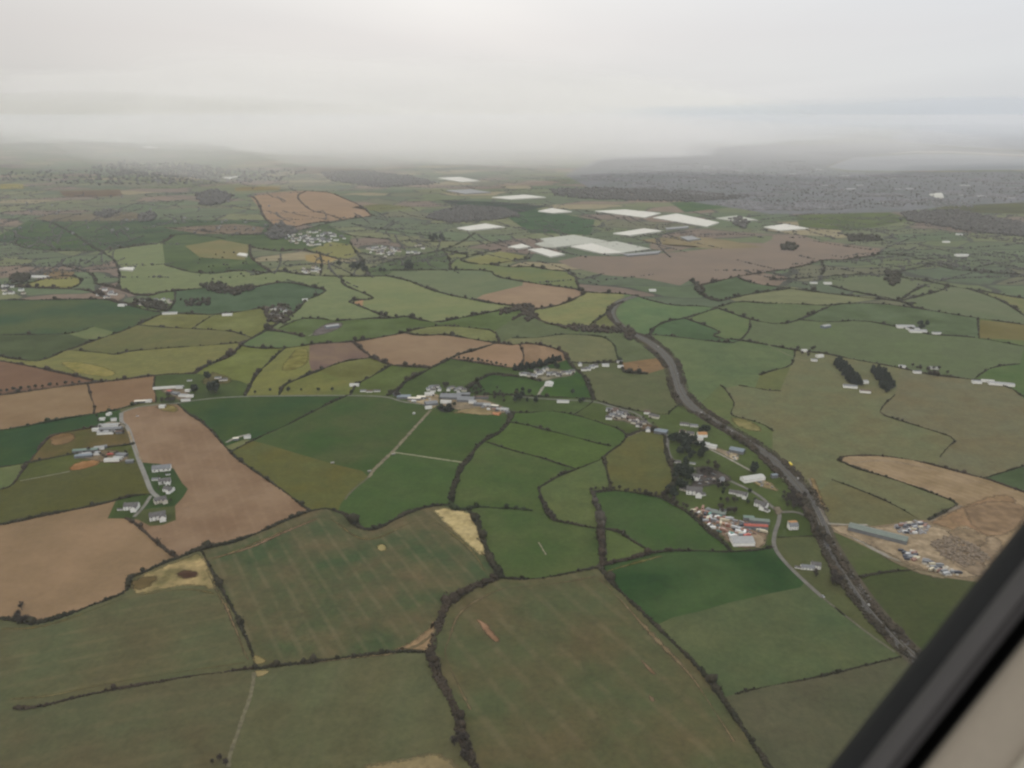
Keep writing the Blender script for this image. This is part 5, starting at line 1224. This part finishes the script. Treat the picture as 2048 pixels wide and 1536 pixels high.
# ---------------------------------------------------------------- glasshouses: ridged roofs on low walls
def glasshouse(quad, label, mat, h=4.5, span=14.0, group=None):
    Q = [np.array(G(*p)[:2]) for p in quad]      # long side a-b, then c-d
    c0 = sum(Q)/4; Q = [q-c0 for q in Q]
    ar = sum(Q[i][0]*Q[(i+1) % 4][1]-Q[(i+1) % 4][0]*Q[i][1] for i in range(4))
    if ar < 0: Q = [Q[0], Q[3], Q[2], Q[1]]
    n = max(2, int(np.linalg.norm(Q[3]-Q[0])/span))
    root = empty('glasshouse', (c0[0], c0[1], .4))
    w_ = MB(); w_.poly([(*q, -.5) for q in Q]+[(*q, h) for q in Q], [(0,1,5,4),(1,2,6,5),(2,3,7,6),(3,0,4,7)])
    w_.build('wall', mat, root)
    V, Fc = [], []
    for i in range(2*n+1):
        t = i/(2*n); z = h+(1.9 if i % 2 else 0); a = Q[0]*(1-t)+Q[3]*t; b = Q[1]*(1-t)+Q[2]*t; V += [(*a, z), (*b, z)]
    for i in range(2*n): Fc.append((2*i, 2*i+1, 2*i+3, 2*i+2))
    for i in range(0, 2*n, 2): Fc += [(2*i, 2*i+2, 2*i+4), (2*i+1, 2*i+5, 2*i+3)]   # gable ends
    mesh_obj('roof', V, [tuple(f) for f in Fc], mat, root)
    return tag(root, label, 'glasshouse', group)
GW = plain('whitewashed_glass', (0.475, 0.468, 0.418), .5, .06, .05); GD = plain('weathered_glass', (0.302, 0.310, 0.259), .5, .08, .05); GG = plain('grey_glass', (0.173, 0.180, 0.180), .5, .1, .05)
for q, lab, m in [
 ([(1076,424),(1105,418),(1144,425),(1108,428)], 'small white glasshouse west of the tall white row', GW),
 ([(1190,424),(1250,421),(1322,428),(1290,437)], 'long white glasshouse above the oblique one', GW),
 ([(1306,437),(1354,429),(1438,447),(1414,455)], 'large oblique white glasshouse nearest the copse', GW),
 ([(1226,469),(1289,459),(1326,464),(1260,473)], 'narrow white glasshouse alone over the grey plots', GW),
 ([(1070,490),(1098,483),(1112,498),(1090,497)], 'weathered end wing of the big dull glasshouse', GD),
 ([(1080,480),(1148,472),(1219,485),(1112,497)], 'big dull glasshouse west of the brightest one', GD),
 ([(1141,495),(1184,489),(1248,508),(1208,510)], 'bright front half of the largest glasshouse block', GW),
 ([(1184,489),(1234,485),(1302,500),(1248,508)], 'duller back half of the largest glasshouse block', GD),
 ([(1016,496),(1044,490),(1062,496),(1038,499)], 'small pale glasshouse at the village side of the block', GW),
 ([(1056,501),(1086,499),(1130,511),(1102,516)], 'pale glasshouse wedge beside the packing yard', GW),
 ([(1432,438),(1474,433),(1516,442),(1472,445)], 'patchy white glasshouse behind the copse', GD),
 ([(1528,456),(1571,450),(1618,459),(1560,463)], 'white glasshouse by the end of the purple ploughland', GW),
 ([(914,458),(972,449),(1010,456),(938,463)], 'curved-looking white glasshouse over the village fields', GW),
 ([(984,396),(1050,391),(1092,396),(1022,400)], 'thin white glasshouse farthest up the valley', GW),
 ([(876,357),(920,355),(960,363),(924,365)], 'white glasshouse pair fading in the mist', GW),
 ([(892,382),(942,380),(982,386),(930,389)], 'grey glasshouse under the misty pair', GG),
 ([(1360,476),(1384,474),(1402,480),(1376,483)], 'small grey glasshouse among the tan plots', GG),
 ([(1330,458),(1376,454),(1378,457),(1334,461)], 'strip of grey glass behind the narrow glasshouse', GG),
 ([(1246,511),(1322,504),(1316,509),(1256,514)], 'low grey strip under the largest glasshouse block', GG),
 ([(1858,390),(1884,386),(1888,398),(1874,397)], 'bright white warehouse block beyond the wooded ridge', GW),
 ([(444,356),(462,355),(482,352),(458,359)], 'white glasshouse gleaming beyond the brown common', GW),
 ([(284,295),(300,292),(316,295),(300,297)], 'faint white roof almost lost in the mist', GW),
 ([(474,512),(480,508),(496,510),(494,515)], 'white covered patch on the golf links ridge', GW),
 ([(238,541),(252,537),(270,537),(266,543)], 'white clubhouse roof on the golf links', GW),
 ([(790,281),(800,279),(806,281),(798,282)], 'palest far roof deep in the mist', GW)]:
    glasshouse(q, lab, m, group='glasshouses of the market-garden country')

# ---------------------------------------------------------------- villages of small houses
def estate(poly, n, label, group, s=1.0, axis=(0, 90)):
    for (x, y) in sorted(scatter_poly(poly, n), key=lambda p: p[1]):
        house(x, y, random.choice(axis)+random.uniform(-8, 8), random.choice(['ws', 'wg', 'cs', 'wg', 'cg']), 't', label, group, s*random.uniform(.85, 1.2))
estate([(560,478),(590,466),(640,462),(690,472),(690,480),(620,494),(600,490)], 62, 'small pale house of the terraced housing under the brown common', 'houses of the terraced housing', 1.15)
estate([(722,496),(750,492),(800,498),(805,505),(770,515),(745,508)], 46, 'small pale house of the hillside housing', 'houses of the hillside housing', 1.15)
estate([(820,490),(850,488),(862,505),(830,512),(815,508)], 8, 'scattered house east of the hillside housing', 'scattered houses', 1.1)
estate([(598,540),(625,535),(660,545),(640,550),(605,548)], 12, 'pale house of the hamlet below the orange field', 'houses below the orange field', 1.1)
estate([(275,600),(300,598),(345,602),(350,610),(320,616),(285,612)], 14, 'pale cottage of the roadside hamlet', 'cottages of the roadside hamlet', 1.0)
estate([(530,617),(560,612),(580,622),(580,642),(545,640)], 14, 'cottage among bare trees between lime meadows', 'cottages among bare trees', .95)
estate([(0,572),(40,574),(48,588),(5,590)], 8, 'pale house of the western hamlet', 'houses of the western hamlet', 1.1)
estate([(180,575),(215,580),(235,590),(215,598),(190,588)], 10, 'cottage below the golf links', 'cottages below the golf links', 1.0)

# ---------------------------------------------------------------- woods, town and water far off
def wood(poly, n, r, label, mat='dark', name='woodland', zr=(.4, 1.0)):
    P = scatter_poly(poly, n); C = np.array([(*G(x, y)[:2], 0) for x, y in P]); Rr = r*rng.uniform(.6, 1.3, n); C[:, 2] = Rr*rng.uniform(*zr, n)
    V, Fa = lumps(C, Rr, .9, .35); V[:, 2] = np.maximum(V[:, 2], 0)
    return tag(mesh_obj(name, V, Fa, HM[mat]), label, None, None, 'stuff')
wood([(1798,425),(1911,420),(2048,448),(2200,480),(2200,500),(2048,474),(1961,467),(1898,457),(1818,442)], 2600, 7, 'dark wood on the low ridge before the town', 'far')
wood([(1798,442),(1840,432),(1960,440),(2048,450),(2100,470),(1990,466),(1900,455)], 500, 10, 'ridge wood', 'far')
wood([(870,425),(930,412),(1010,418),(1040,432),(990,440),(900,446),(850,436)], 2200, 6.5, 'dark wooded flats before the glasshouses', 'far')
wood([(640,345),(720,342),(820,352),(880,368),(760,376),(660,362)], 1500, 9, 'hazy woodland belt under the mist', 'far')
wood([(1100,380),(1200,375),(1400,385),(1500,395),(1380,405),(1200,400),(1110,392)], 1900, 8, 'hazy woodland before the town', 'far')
wood([(560,445),(600,462),(570,478),(545,480),(530,470)], 260, 7, 'bare wood at the corner of the brown common', 'far')
wood([(390,390),(430,380),(470,395),(440,410),(400,412)], 300, 11, 'grey wood west of the brown common', 'far')
wood([(180,430),(215,420),(240,425),(215,438)], 90, 8, 'dark copse by the long brown strip', 'far')
wood([(275,432),(300,424),(315,430),(305,442),(280,444)], 120, 8, 'dark farm copse at the end of the brown strip', 'far')
wood([(20,555),(40,550),(62,555),(50,566),(22,566)], 90, 7, 'dark trees round the western hamlet')
wood([(270,603),(300,600),(335,612),(330,622),(295,618)], 110, 6, 'dark trees round the roadside hamlet')
wood([(525,618),(575,608),(590,630),(570,648),(535,645)], 110, 5, 'bare brown trees round the meadow cottages', 'belt')
wood([(400,570),(440,565),(470,578),(500,570),(512,578),(470,592),(420,584)], 160, 6, 'dark trees under the golf links')
wood([(1560,492),(1580,488),(1600,494),(1585,502),(1565,500)], 80, 7, 'dark copse on the purple ploughland')
wood([(1458,440),(1480,436),(1498,445),(1490,458),(1470,452)], 110, 8, 'dark copse before the patchy glasshouse', 'far')
wood([(1690,470),(1760,474),(1765,482),(1700,484)], 130, 7, 'dark trees among far farm roofs')
wood([(1395,565),(1408,580),(1402,592),(1390,580)], 50, 6, 'dark copse in the green pastures')
wood([(1770,545),(1790,545),(1800,565),(1785,572),(1770,560)], 90, 7, 'dark copse at the field corner in the eastern meadows')
wood([(1040,612),(1062,608),(1075,632),(1056,645),(1042,628)], 90, 5, 'bare thicket where three hedges meet', 'belt')
wood([(1115,655),(1160,652),(1250,660),(1255,668),(1160,664)], 120, 4.5, 'bare wood along the lane below the lime field', 'belt')
wood([(1256,655),(1270,665),(1262,682),(1246,675)], 50, 4.5, 'bare copse at the road junction', 'belt')
wood([(1000,620),(1040,612),(1040,622),(1000,632)], 50, 4.5, 'bare scrub by the lime band', 'belt')
wood([(360,600),(420,600),(425,612),(370,612)], 40, 6, 'scattered dark thorn bushes near the hamlet')
wood([(380,520),(470,500),(560,520),(540,560),(400,560)], 45, 3.5, 'thorn bushes dotted over the golf links')
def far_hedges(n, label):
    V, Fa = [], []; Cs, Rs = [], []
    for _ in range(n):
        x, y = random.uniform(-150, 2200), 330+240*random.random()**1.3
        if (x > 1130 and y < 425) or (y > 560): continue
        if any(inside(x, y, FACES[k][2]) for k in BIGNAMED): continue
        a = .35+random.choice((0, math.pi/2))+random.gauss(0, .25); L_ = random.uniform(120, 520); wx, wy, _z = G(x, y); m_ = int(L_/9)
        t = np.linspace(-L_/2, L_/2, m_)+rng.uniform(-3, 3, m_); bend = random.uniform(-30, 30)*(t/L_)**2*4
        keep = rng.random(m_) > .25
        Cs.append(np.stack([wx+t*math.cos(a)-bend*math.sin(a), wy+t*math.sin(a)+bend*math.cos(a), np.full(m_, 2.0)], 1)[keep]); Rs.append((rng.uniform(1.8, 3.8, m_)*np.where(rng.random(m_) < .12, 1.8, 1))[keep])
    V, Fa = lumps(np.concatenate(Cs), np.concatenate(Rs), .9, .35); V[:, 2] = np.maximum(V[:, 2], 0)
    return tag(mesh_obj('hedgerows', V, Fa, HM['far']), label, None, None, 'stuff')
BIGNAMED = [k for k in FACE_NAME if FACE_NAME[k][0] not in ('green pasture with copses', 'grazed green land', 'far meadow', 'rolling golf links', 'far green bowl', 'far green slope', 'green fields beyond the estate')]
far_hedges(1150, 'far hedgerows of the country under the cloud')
wood([(0,345),(300,335),(620,340),(560,365),(200,372),(0,362)], 500, 10, 'hazy trees of the western country under the cloud', 'far')
wood([(180,335),(250,322),(400,330),(480,345),(400,356),(240,352)], 500, 11, 'hazy wooded rise in the west', 'far')
# grey-brown built-up ground of the town
sheet('town_ground', [(1130,350),(1200,318),(1330,300),(1480,292),(1640,290),(1770,284),(1860,292),(2048,304),(2048,308),(1900,303),(1760,308),(1690,318),(1650,334),(1690,344),(1900,344),(2048,343),(2260,345),(2260,402),(2048,405),(1900,412),(1800,424),(1640,428),(1540,428),(1440,412),(1300,392),(1180,376)], field_mat((.092,.092,.100), (.066,.074,.068), None, .35, .004), .7)
sheet('water', [(1655,335),(1672,328),(1690,321),(1710,315),(1760,312),(1830,308),(1900,308),(1990,311),(2048,314),(2400,322),(2400,346),(2048,340),(1980,340),(1900,341),(1800,342),(1700,341)], (wm_ := plain('sea_water', (.05, .06, .072), .6, .12, .01)), .9)
wm_.node_tree.nodes['Principled BSDF'].inputs['Specular IOR Level'].default_value = .5
sheet('water', [(1800,284),(1850,289),(1930,294),(2048,301),(2500,312),(2500,246),(1900,246),(1820,262),(1780,275)], wm_, .9)
sheet('sand', [(1760,309),(1830,305),(1900,306),(2048,312),(2048,309),(1900,302),(1830,302)], plain('pale_sand', (.3, .28, .24), 1, .1, .01), 1.1)
def town(polys, label):
    pts = [(x, y, random.choice((0.3, 1.87))+random.uniform(-.2, .2)) for P, k in polys[1:] for x, y in scatter_poly(P, k)]
    TPp, n_ = polys[0]
    while len(pts) < n_:                      # districts of parallel streets, with open ground between them
        x0, y0 = scatter_poly(TPp, 1)[0]; g0 = G(x0, y0); a = random.uniform(0, 3.14); nr, nc = random.randint(3, 9), random.randint(6, 18)
        for i in range(nr):
            for j in range(nc):
                if random.random() < .15: continue
                dx, dy = (j-nc/2)*16+random.uniform(-2, 2), (i-nr/2)*(34 if i % 2 else 30)+random.uniform(-3, 3)
                wx, wy = g0[0]+dx*math.cos(a)-dy*math.sin(a), g0[1]+dx*math.sin(a)+dy*math.cos(a)
                t_ = CP*wy+SP*CAMH; pts.append((1024+wx/t_*F, 768+(CAMH*CP-SP*wy)/t_*F, a))
    V, Fa, M_ = [], [], []
    for (x, y, a) in pts:
        if y < 290: continue
        wx, wy, _ = G(x, y); l, w_, h = random.uniform(9, 14), random.uniform(8, 10), random.uniform(5, 7)
        ca, sa = math.cos(a), math.sin(a); nb = len(V)
        for (px, py, pz) in [(-l/2,-w_/2,0),(l/2,-w_/2,0),(l/2,w_/2,0),(-l/2,w_/2,0),(-l/2,-w_/2,h),(l/2,-w_/2,h),(l/2,w_/2,h),(-l/2,w_/2,h),(-l/2,0,h+3),(l/2,0,h+3)]:
            V.append((wx+px*ca-py*sa, wy+px*sa+py*ca, pz+.7))
        for f, mi in (((0,1,5,4),0),((2,3,7,6),0),((1,2,6,9,5),0),((3,0,4,8,7),0),((4,5,9,8),1),((6,7,8,9),1)): Fa.append(tuple(nb+i for i in f)); M_.append(mi)
    me = bpy.data.meshes.new('town_houses'); me.from_pydata(V, [], Fa); me.materials.append(plain('town_wall', (.18,.175,.17), .9, .6, .02)); me.materials.append(plain('town_roof', (.14,.14,.148), .9, .3, .02))
    me.polygons.foreach_set('material_index', M_); me.update()
    o = bpy.data.objects.new('town_houses', me); COL.objects.link(o); return tag(o, label, None, None, 'stuff')
TP = [(1180,355),(1250,335),(1400,325),(1600,322),(1640,338),(1690,345),(1900,345),(2200,350),(2200,400),(1900,408),(1640,422),(1540,420),(1300,388)]
town([(TP, 4200), ([(560,478),(690,465),(690,480),(600,492)], 26), ([(300,350),(560,345),(560,365),(300,370)], 160), ([(0,400),(560,385),(560,470),(0,470)], 40)], 'grey mass of town houses before the bay')
wood(TP, 1800, 5.5, 'trees between the town houses', 'far')
SH = [(1586,349,110),(1636,341,130),(1718,372,90),(1690,353,100),(1686,353,70),(1788,357,60),(1818,379,90),(1796,379,60),(1928,373,120),(1923,391,60),(1961,394,100),(2023,397,60),(1319,343,90),(1414,334,110),(1480,343,100),(1390,360,60),(1252,348,60),(1763,406,50),(1700,380,110),(1650,372,70),(1425,349,60),(1840,355,50)]
for i, (x, y, l) in enumerate(SH):
    r = place(('wh', i % 3), lambda: barn_proto(100, 60, 11, 5, PALER, PALER, 'warehouse'), x, y, R(random.uniform(-15, 15)), l/165, 'pale warehouse roof standing out of the grey town', 'warehouse', 'pale warehouses in the town', 'warehouse')

# ---------------------------------------------------------------- vehicles and yard clutter
PAINT = {'white': (.62,.62,.6), 'silver': (.38,.39,.4), 'dark': (.04,.045,.06), 'red': (.42,.10,.08), 'blue': (.08,.16,.34), 'yellow': (.75,.6,.08), 'rust': (.27,.15,.11), 'teal': (.10,.26,.23), 'cream': (.5,.45,.33), 'orange': (.42,.24,.14), 'grey': (.2,.21,.22)}
PM = {k: plain('paint_'+k, v, .35, .05, 1.0) for k, v in PAINT.items()}
TYRE = plain('tyre_rubber', (0.014, 0.014, 0.014), .9, .1)
def loft(mb, prof, y0, y1, inset=0.0):
    """side profile (x, z) extruded across the width"""
    n = len(prof); mb.poly([(x, y0+(inset if z > 1.0 else 0), z) for x, z in prof]+[(x, y1-(inset if z > 1.0 else 0), z) for x, z in prof],
        [tuple(range(n))]+[tuple(2*n-1-i for i in range(n))]+[(i, n+i, n+(i+1) % n, (i+1) % n) for i in range(n)]); return mb
def wheels(root, xs, w_, r=.34):
    for x in xs:
        for s in (-1, 1): MB().tube((x, s*(w_/2-.22), r), (x, s*(w_/2+.01), r), r, r, 12).build('wheel', TYRE, root)
def car_proto(col):
    root = empty('car', (0,0,0))
    loft(MB(), [(-2.15,.3),(2.1,.3),(2.2,.62),(2.05,.82),(1.1,.95),(-1.9,1.0),(-2.2,.8)], -.88, .88).build('body', PM[col], root)
    loft(MB(), [(1.1,.93),(.45,1.42),(-1.2,1.45),(-1.9,.98)], -.78, .78, .12).build('cabin', GLASSD, root)
    MB().box(-1.15,-.62,1.44,.4,.62,1.5).build('roof', PM[col], root); wheels(root, (-1.35,1.35), 1.76); return root
def lorry_proto(col):
    root = empty('lorry', (0,0,0))
    loft(MB(), [(2.4,.5),(4.4,.5),(4.5,1.6),(4.25,2.7),(2.5,2.8)], -1.15, 1.15).build('cab', PM[col], root)
    MB().box(4.32,-.95,1.65,4.45,.95,2.35).build('windscreen', GLASSD, root)
    MB().box(-4.6,-1.22,.95,2.25,1.22,3.5).build('cargo_box', PM[col], root); MB().box(-4.5,-.5,.55,2.4,.5,.94).build('chassis', TYRE, root)
    wheels(root, (-3.6,-2.5,3.4), 2.3, .48); return root
def container_proto(col):
    root = empty('container', (0,0,0)); n = 24; V = []
    for z in (0, 2.5):
        for s in (-1, 1):
            for i in range(n+1): V.append((-3+6*i/n, s*(1.2-(.06 if i % 2 else 0)), z))
    b = MB(); k = n+1
    F_ = [(i, i+1, 2*k+i+1, 2*k+i) for i in range(n)]+[(k+i+1, k+i, 3*k+i, 3*k+i+1) for i in range(n)]+[(2*k+i, 2*k+i+1, 3*k+i+1, 3*k+i) for i in range(n)]+[(0, 2*k, 3*k, k), (n, k+n, 3*k+n, 2*k+n)]
    b.poly(V, F_); b.build('body', PM[col], root)
    for s in (-1, 1): MB().box(3.01, min(0, s*1.12), .1, 3.08, max(0, s*1.12), 2.4).build('door', PM[col], root)
    return root
def vehicle(kind, col, x, y, ang, label, group=None, s=1.0, z=.42):
    mk = {'car': car_proto, 'lorry': lorry_proto, 'container': container_proto}[kind]
    r = place((kind, col), lambda: mk(col), x, y, ang, s, label, kind, group, kind); r.location.z = z; return r
def road_heading(i_pts, x, y):
    k = min(range(len(i_pts)-1), key=lambda i: math.hypot((i_pts[i][0]+i_pts[i+1][0])/2-x, (i_pts[i][1]+i_pts[i+1][1])/2-y))
    p, q = G(*i_pts[k]), G(*i_pts[k+1]); return math.atan2(q[1]-p[1], q[0]-p[0])
vehicle('lorry', 'yellow', 1581, 931, road_heading(ROADC, 1581, 931), 'bright yellow lorry on the trunk road beyond the blue hut')
for x, y, c, lab in [(1596,958,'white','white car on the trunk road near the yellow lorry'),(1475,873,'silver','silver car on the trunk road above the concrete lane'),(1462,862,'white','white car on the trunk road behind the silver one'),(1403,826,'white','white car where the trunk road straightens'),(1356,748,'silver','silver car in the narrow part of the trunk road'),
                     (1316,694,'white','white car high on the trunk road bend'),(1738,1211,'white','white car low on the trunk road'),(1656,1092,'dark','dark car near the quarry turning')]:
    vehicle('car', c, x, y, road_heading(ROADC, x, y), lab)
vehicle('car', 'silver', 1646, 1194, road_heading(LANE, 1646, 1194), 'silver car parked on the dim lane beside the wide pasture')
vehicle('lorry', 'red', 221, 911, .3, 'red lorry standing between barns in the ring farm')
vehicle('lorry', 'white', 828, 804, .1, 'white lorry in the village yard near the blue shed')
vehicle('car', 'white', 275, 833, .3, 'white vehicle on the edge of the crooked brown field')
yard = [(1385,1022),(1400,1016),(1430,1024),(1465,1042),(1500,1048),(1530,1066),(1500,1078),(1475,1078),(1455,1076),(1430,1062),(1404,1042)]
cols = ['rust','red','rust','white','white','grey','silver','teal','cream','cream','rust','white','grey','dark','orange']
for i, (x, y) in enumerate(sorted(scatter_poly(yard, 150), key=lambda p: p[1])):
    c = random.choice(cols); k = random.choice(['car','car','container','lorry','car'])
    nm = {'dark': 'dark', 'rust': 'rust-red', 'cream': 'cream'}.get(c, c)
    vehicle(k, c, x, y, random.choice([.2, -.45, 1.1])+random.uniform(-.25, .25), f'{nm} {k} packed into the crowded scrapyard above the big pale shed', f'{nm} {k}s in the crowded scrapyard', random.uniform(.9, 1.25))
for k, n, P, where, gr in [('car', 18, [(1385,958),(1412,945),(1440,952),(1425,966),(1395,975)], 'in the car park by the great white house', 'in the car park'),
                   ('container', 26, [(1788,1052),(1820,1043),(1850,1046),(1858,1062),(1825,1070),(1795,1066)], 'on the grey heap yard behind the teal-grey factory', 'on the grey heap yard'),
                   ('container', 20, [(1800,1102),(1830,1105),(1845,1125),(1815,1122)], 'in the lower quarry yard', 'in the lower quarry yard'),
                   ('lorry', 16, [(1848,1122),(1880,1130),(1920,1147),(1900,1152),(1850,1140)], 'in the row at the quarry end', 'in the row at the quarry end'),
                   ('car', 16, [(815,800),(860,790),(870,806),(850,812)], 'in the central village yard', 'in the central village yard'),
                   ('container', 16, [(940,802),(985,812),(1015,824),(970,820)], 'in the stony yard east of the village', 'in the stony yard'),
                   ('car', 10, [(1453,905),(1478,912),(1470,921)], 'on the pale yard by the grey-blue barn', 'on the pale yard'),
                   ('car', 8, [(1515,962),(1540,965),(1550,978),(1525,975)], 'on the rough yard by the long white shed', 'on the rough yard')]:
    for (x, y) in sorted(scatter_poly(P, n), key=lambda p: p[1]):
        c = random.choice(['white','silver','grey','grey','grey','cream','dark','rust','dark']); nm = {'rust': 'rust-red'}.get(c, c)
        vehicle(k, c, x, y, random.uniform(-.6, .6), f'{nm} {k} {where}', f'{nm} {k}s {gr}', 1.0)
# heaps of spoil and rubble
for P, n, r, c, lab in [([(1860,1085),(1900,1070),(1960,1095),(1980,1120),(1930,1135),(1880,1110)], 260, 2.6, (.16,.125,.09), 'low brown spoil heaps beyond the quarry yard'),
                     ([(1785,1052),(1830,1042),(1860,1052),(1850,1068),(1800,1068)], 220, 1.8, (.24,.235,.235), 'grey heaps of broken stone on the quarry yard'),
                     ([(1840,1125),(1880,1128),(1930,1148),(1890,1152)], 160, 1.5, (.42,.39,.33), 'pale rubble at the end of the quarry yard'),
                     ([(1400,1040),(1440,1050),(1500,1060),(1520,1075),(1450,1072)], 180, 1.0, (.30,.20,.14), 'reddish scrap between the vehicles'),
                     ([(985,826),(1000,826),(998,831),(988,830)], 40, 1.6, (.42,.20,.10), 'orange soil heap at the village edge')]:
    Q = scatter_poly(P, n); C = np.array([(*G(x, y)[:2], .4) for x, y in Q]); V, Fa = lumps(C, r*rng.uniform(.5, 1.3, n), .6, .4); V[:, 2] = np.maximum(V[:, 2], .3)
    tag(mesh_obj('rubble', V, Fa, plain('rubble', c, 1, .35, .4)), lab, None, None, 'stuff')

# ---------------------------------------------------------------- the aircraft window close to the lens
RIGHT, UP, FWD = Vector((1, 0, 0)), Vector((0, SP, CP)), Vector((0, CP, -SP)); EYE = Vector((0, 0, CAMH))
TN, TT = (0.785, -0.62), (-0.62, -0.785)          # outward normal and run of the near edge, in the view plane
AX = -0.035
def ring(off, depth, k=160, hl=.205, rad=.10):
    hw = off/F*depth-AX; hl = hl+(off-1020)/F*depth; rad = rad+(off-1020)/F*depth; pts = []
    per = []
    for sx, sy, a0 in ((1, 1, 0), (-1, 1, 90), (-1, -1, 180), (1, -1, 270)):
        for i in range(k//4+1):
            a = R(a0+90*i/(k//4)); per.append((sx*(hw-rad)+rad*math.cos(a), sy*(hl-rad)+rad*math.sin(a)))
    out = []
    for n_, t_ in per:
        n_ += AX; x = n_*TN[0]+t_*TT[0]; y = n_*TN[1]+t_*TT[1]
        out.append(EYE+RIGHT*x+UP*y+FWD*depth)
    return out
win = empty('aircraft_window', EYE+FWD*.17); tag(win, 'dark rubber-edged cabin window surround with beige wall panel, cutting off the corner', 'aircraft window')
def sweep(name, prof, mat, smooth=True):
    rs = [ring(o, d) for o, d in prof]; n = len(rs[0]); V = [tuple(p-win.location) for r in rs for p in r]
    Fc = [(j*n+i, j*n+(i+1) % n, (j+1)*n+(i+1) % n, (j+1)*n+i) for j in range(len(rs)-1) for i in range(n)]
    return mesh_obj(name, V, Fc, mat, win, smooth)
RUB = plain('black_rubber', (.013, .014, .015), .8, .15, 60); FR = plain('grey_frame', (0.073, 0.070, 0.070), .6, .06, 40); FR2 = plain('grey_frame_inner', (0.052, 0.049, 0.050), .6, .06, 40)
BLK = plain('black_gasket', (0.004, 0.004, 0.004), .9, .1, 60); BEI = plain('beige_panel', (.262, .230, .185), .75, .05, 900); TRIM = plain('pale_trim', (0.350, 0.322, 0.259), .6, .04, 60)
sweep('seal', [(972, .222), (976, .195), (990, .183), (1024, .178)], RUB)
sweep('frame', [(1024, .1775), (1032, .170), (1066, .166)], FR)
sweep('frame_lip', [(1066, .1655), (1074, .166), (1087, .164)], FR2)
sweep('gasket', [(1087, .1635), (1092, .178), (1112, .175), (1123, .152)], BLK)
sweep('wall_panel', [(1123, .151), (1128, .146), (1150, .143), (1262, .142)], BEI)
sweep('trim', [(1262, .1418), (1268, .1405), (1285, .1405), (1290, .142)], TRIM)
sweep('outer_panel', [(1290, .1422), (1500, .142), (3200, .142), (3200, .15)], BEI)

# ---------------------------------------------------------------- air
def box_obj(name, x0, y0, z0, x1, y1, z1, mat):
    return MB().box(x0, y0, z0, x1, y1, z1).build(name, mat)
hm = bpy.data.materials.new('air'); hm.use_nodes = True; t = hm.node_tree; t.nodes.clear()
ho = t.nodes.new('ShaderNodeOutputMaterial'); hv = t.nodes.new('ShaderNodeVolumePrincipled')
hv.inputs['Color'].default_value = (0.93, 0.94, 0.965, 1); hv.inputs['Density'].default_value = HAZE_D; hv.inputs['Anisotropy'].default_value = 0.0
t.links.new(hv.outputs[0], ho.inputs['Volume'])
tag(box_obj('haze', -36500, -6500, -1, 36500, 46500, CAMH+4, hm), kind='stuff')
# low cloud hanging over the far country
def mist_mat(d, col):
    m = bpy.data.materials.new('cloud'); m.use_nodes = True; t = m.node_tree; t.nodes.clear()
    o = t.nodes.new('ShaderNodeOutputMaterial'); v = t.nodes.new('ShaderNodeVolumePrincipled')
    v.inputs['Color'].default_value = (*col, 1); v.inputs['Density'].default_value = d; v.inputs['Anisotropy'].default_value = .0
    t.links.new(v.outputs[0], o.inputs['Volume']); return m
import bmesh
def cloud(px, dist, z, rx, ry, rz, dens, col, label):
    bm = bmesh.new(); bmesh.ops.create_icosphere(bm, subdivisions=4, radius=1)
    ph = random.uniform(0, 50)
    for v in bm.verts:
        c = v.co; k = 1+.10*math.sin(c.x*5+ph)*math.cos(c.y*4+ph)+.07*math.sin(c.x*11+c.z*7+ph*2)+.05*math.cos(c.y*13+c.x*9)
        v.co = Vector((c.x*rx*k, c.y*ry*k, max(-z+.5, c.z*rz*k)))
    me = bpy.data.meshes.new('low_cloud'); bm.to_mesh(me); bm.free(); me.materials.append(mist_mat(dens, col))
    o = bpy.data.objects.new('low_cloud', me); COL.objects.link(o); o.location = ((px-1024)/F/CP*dist, dist, z); tag(o, label, None, None, 'stuff')
for c in CLOUDS: cloud(*c)
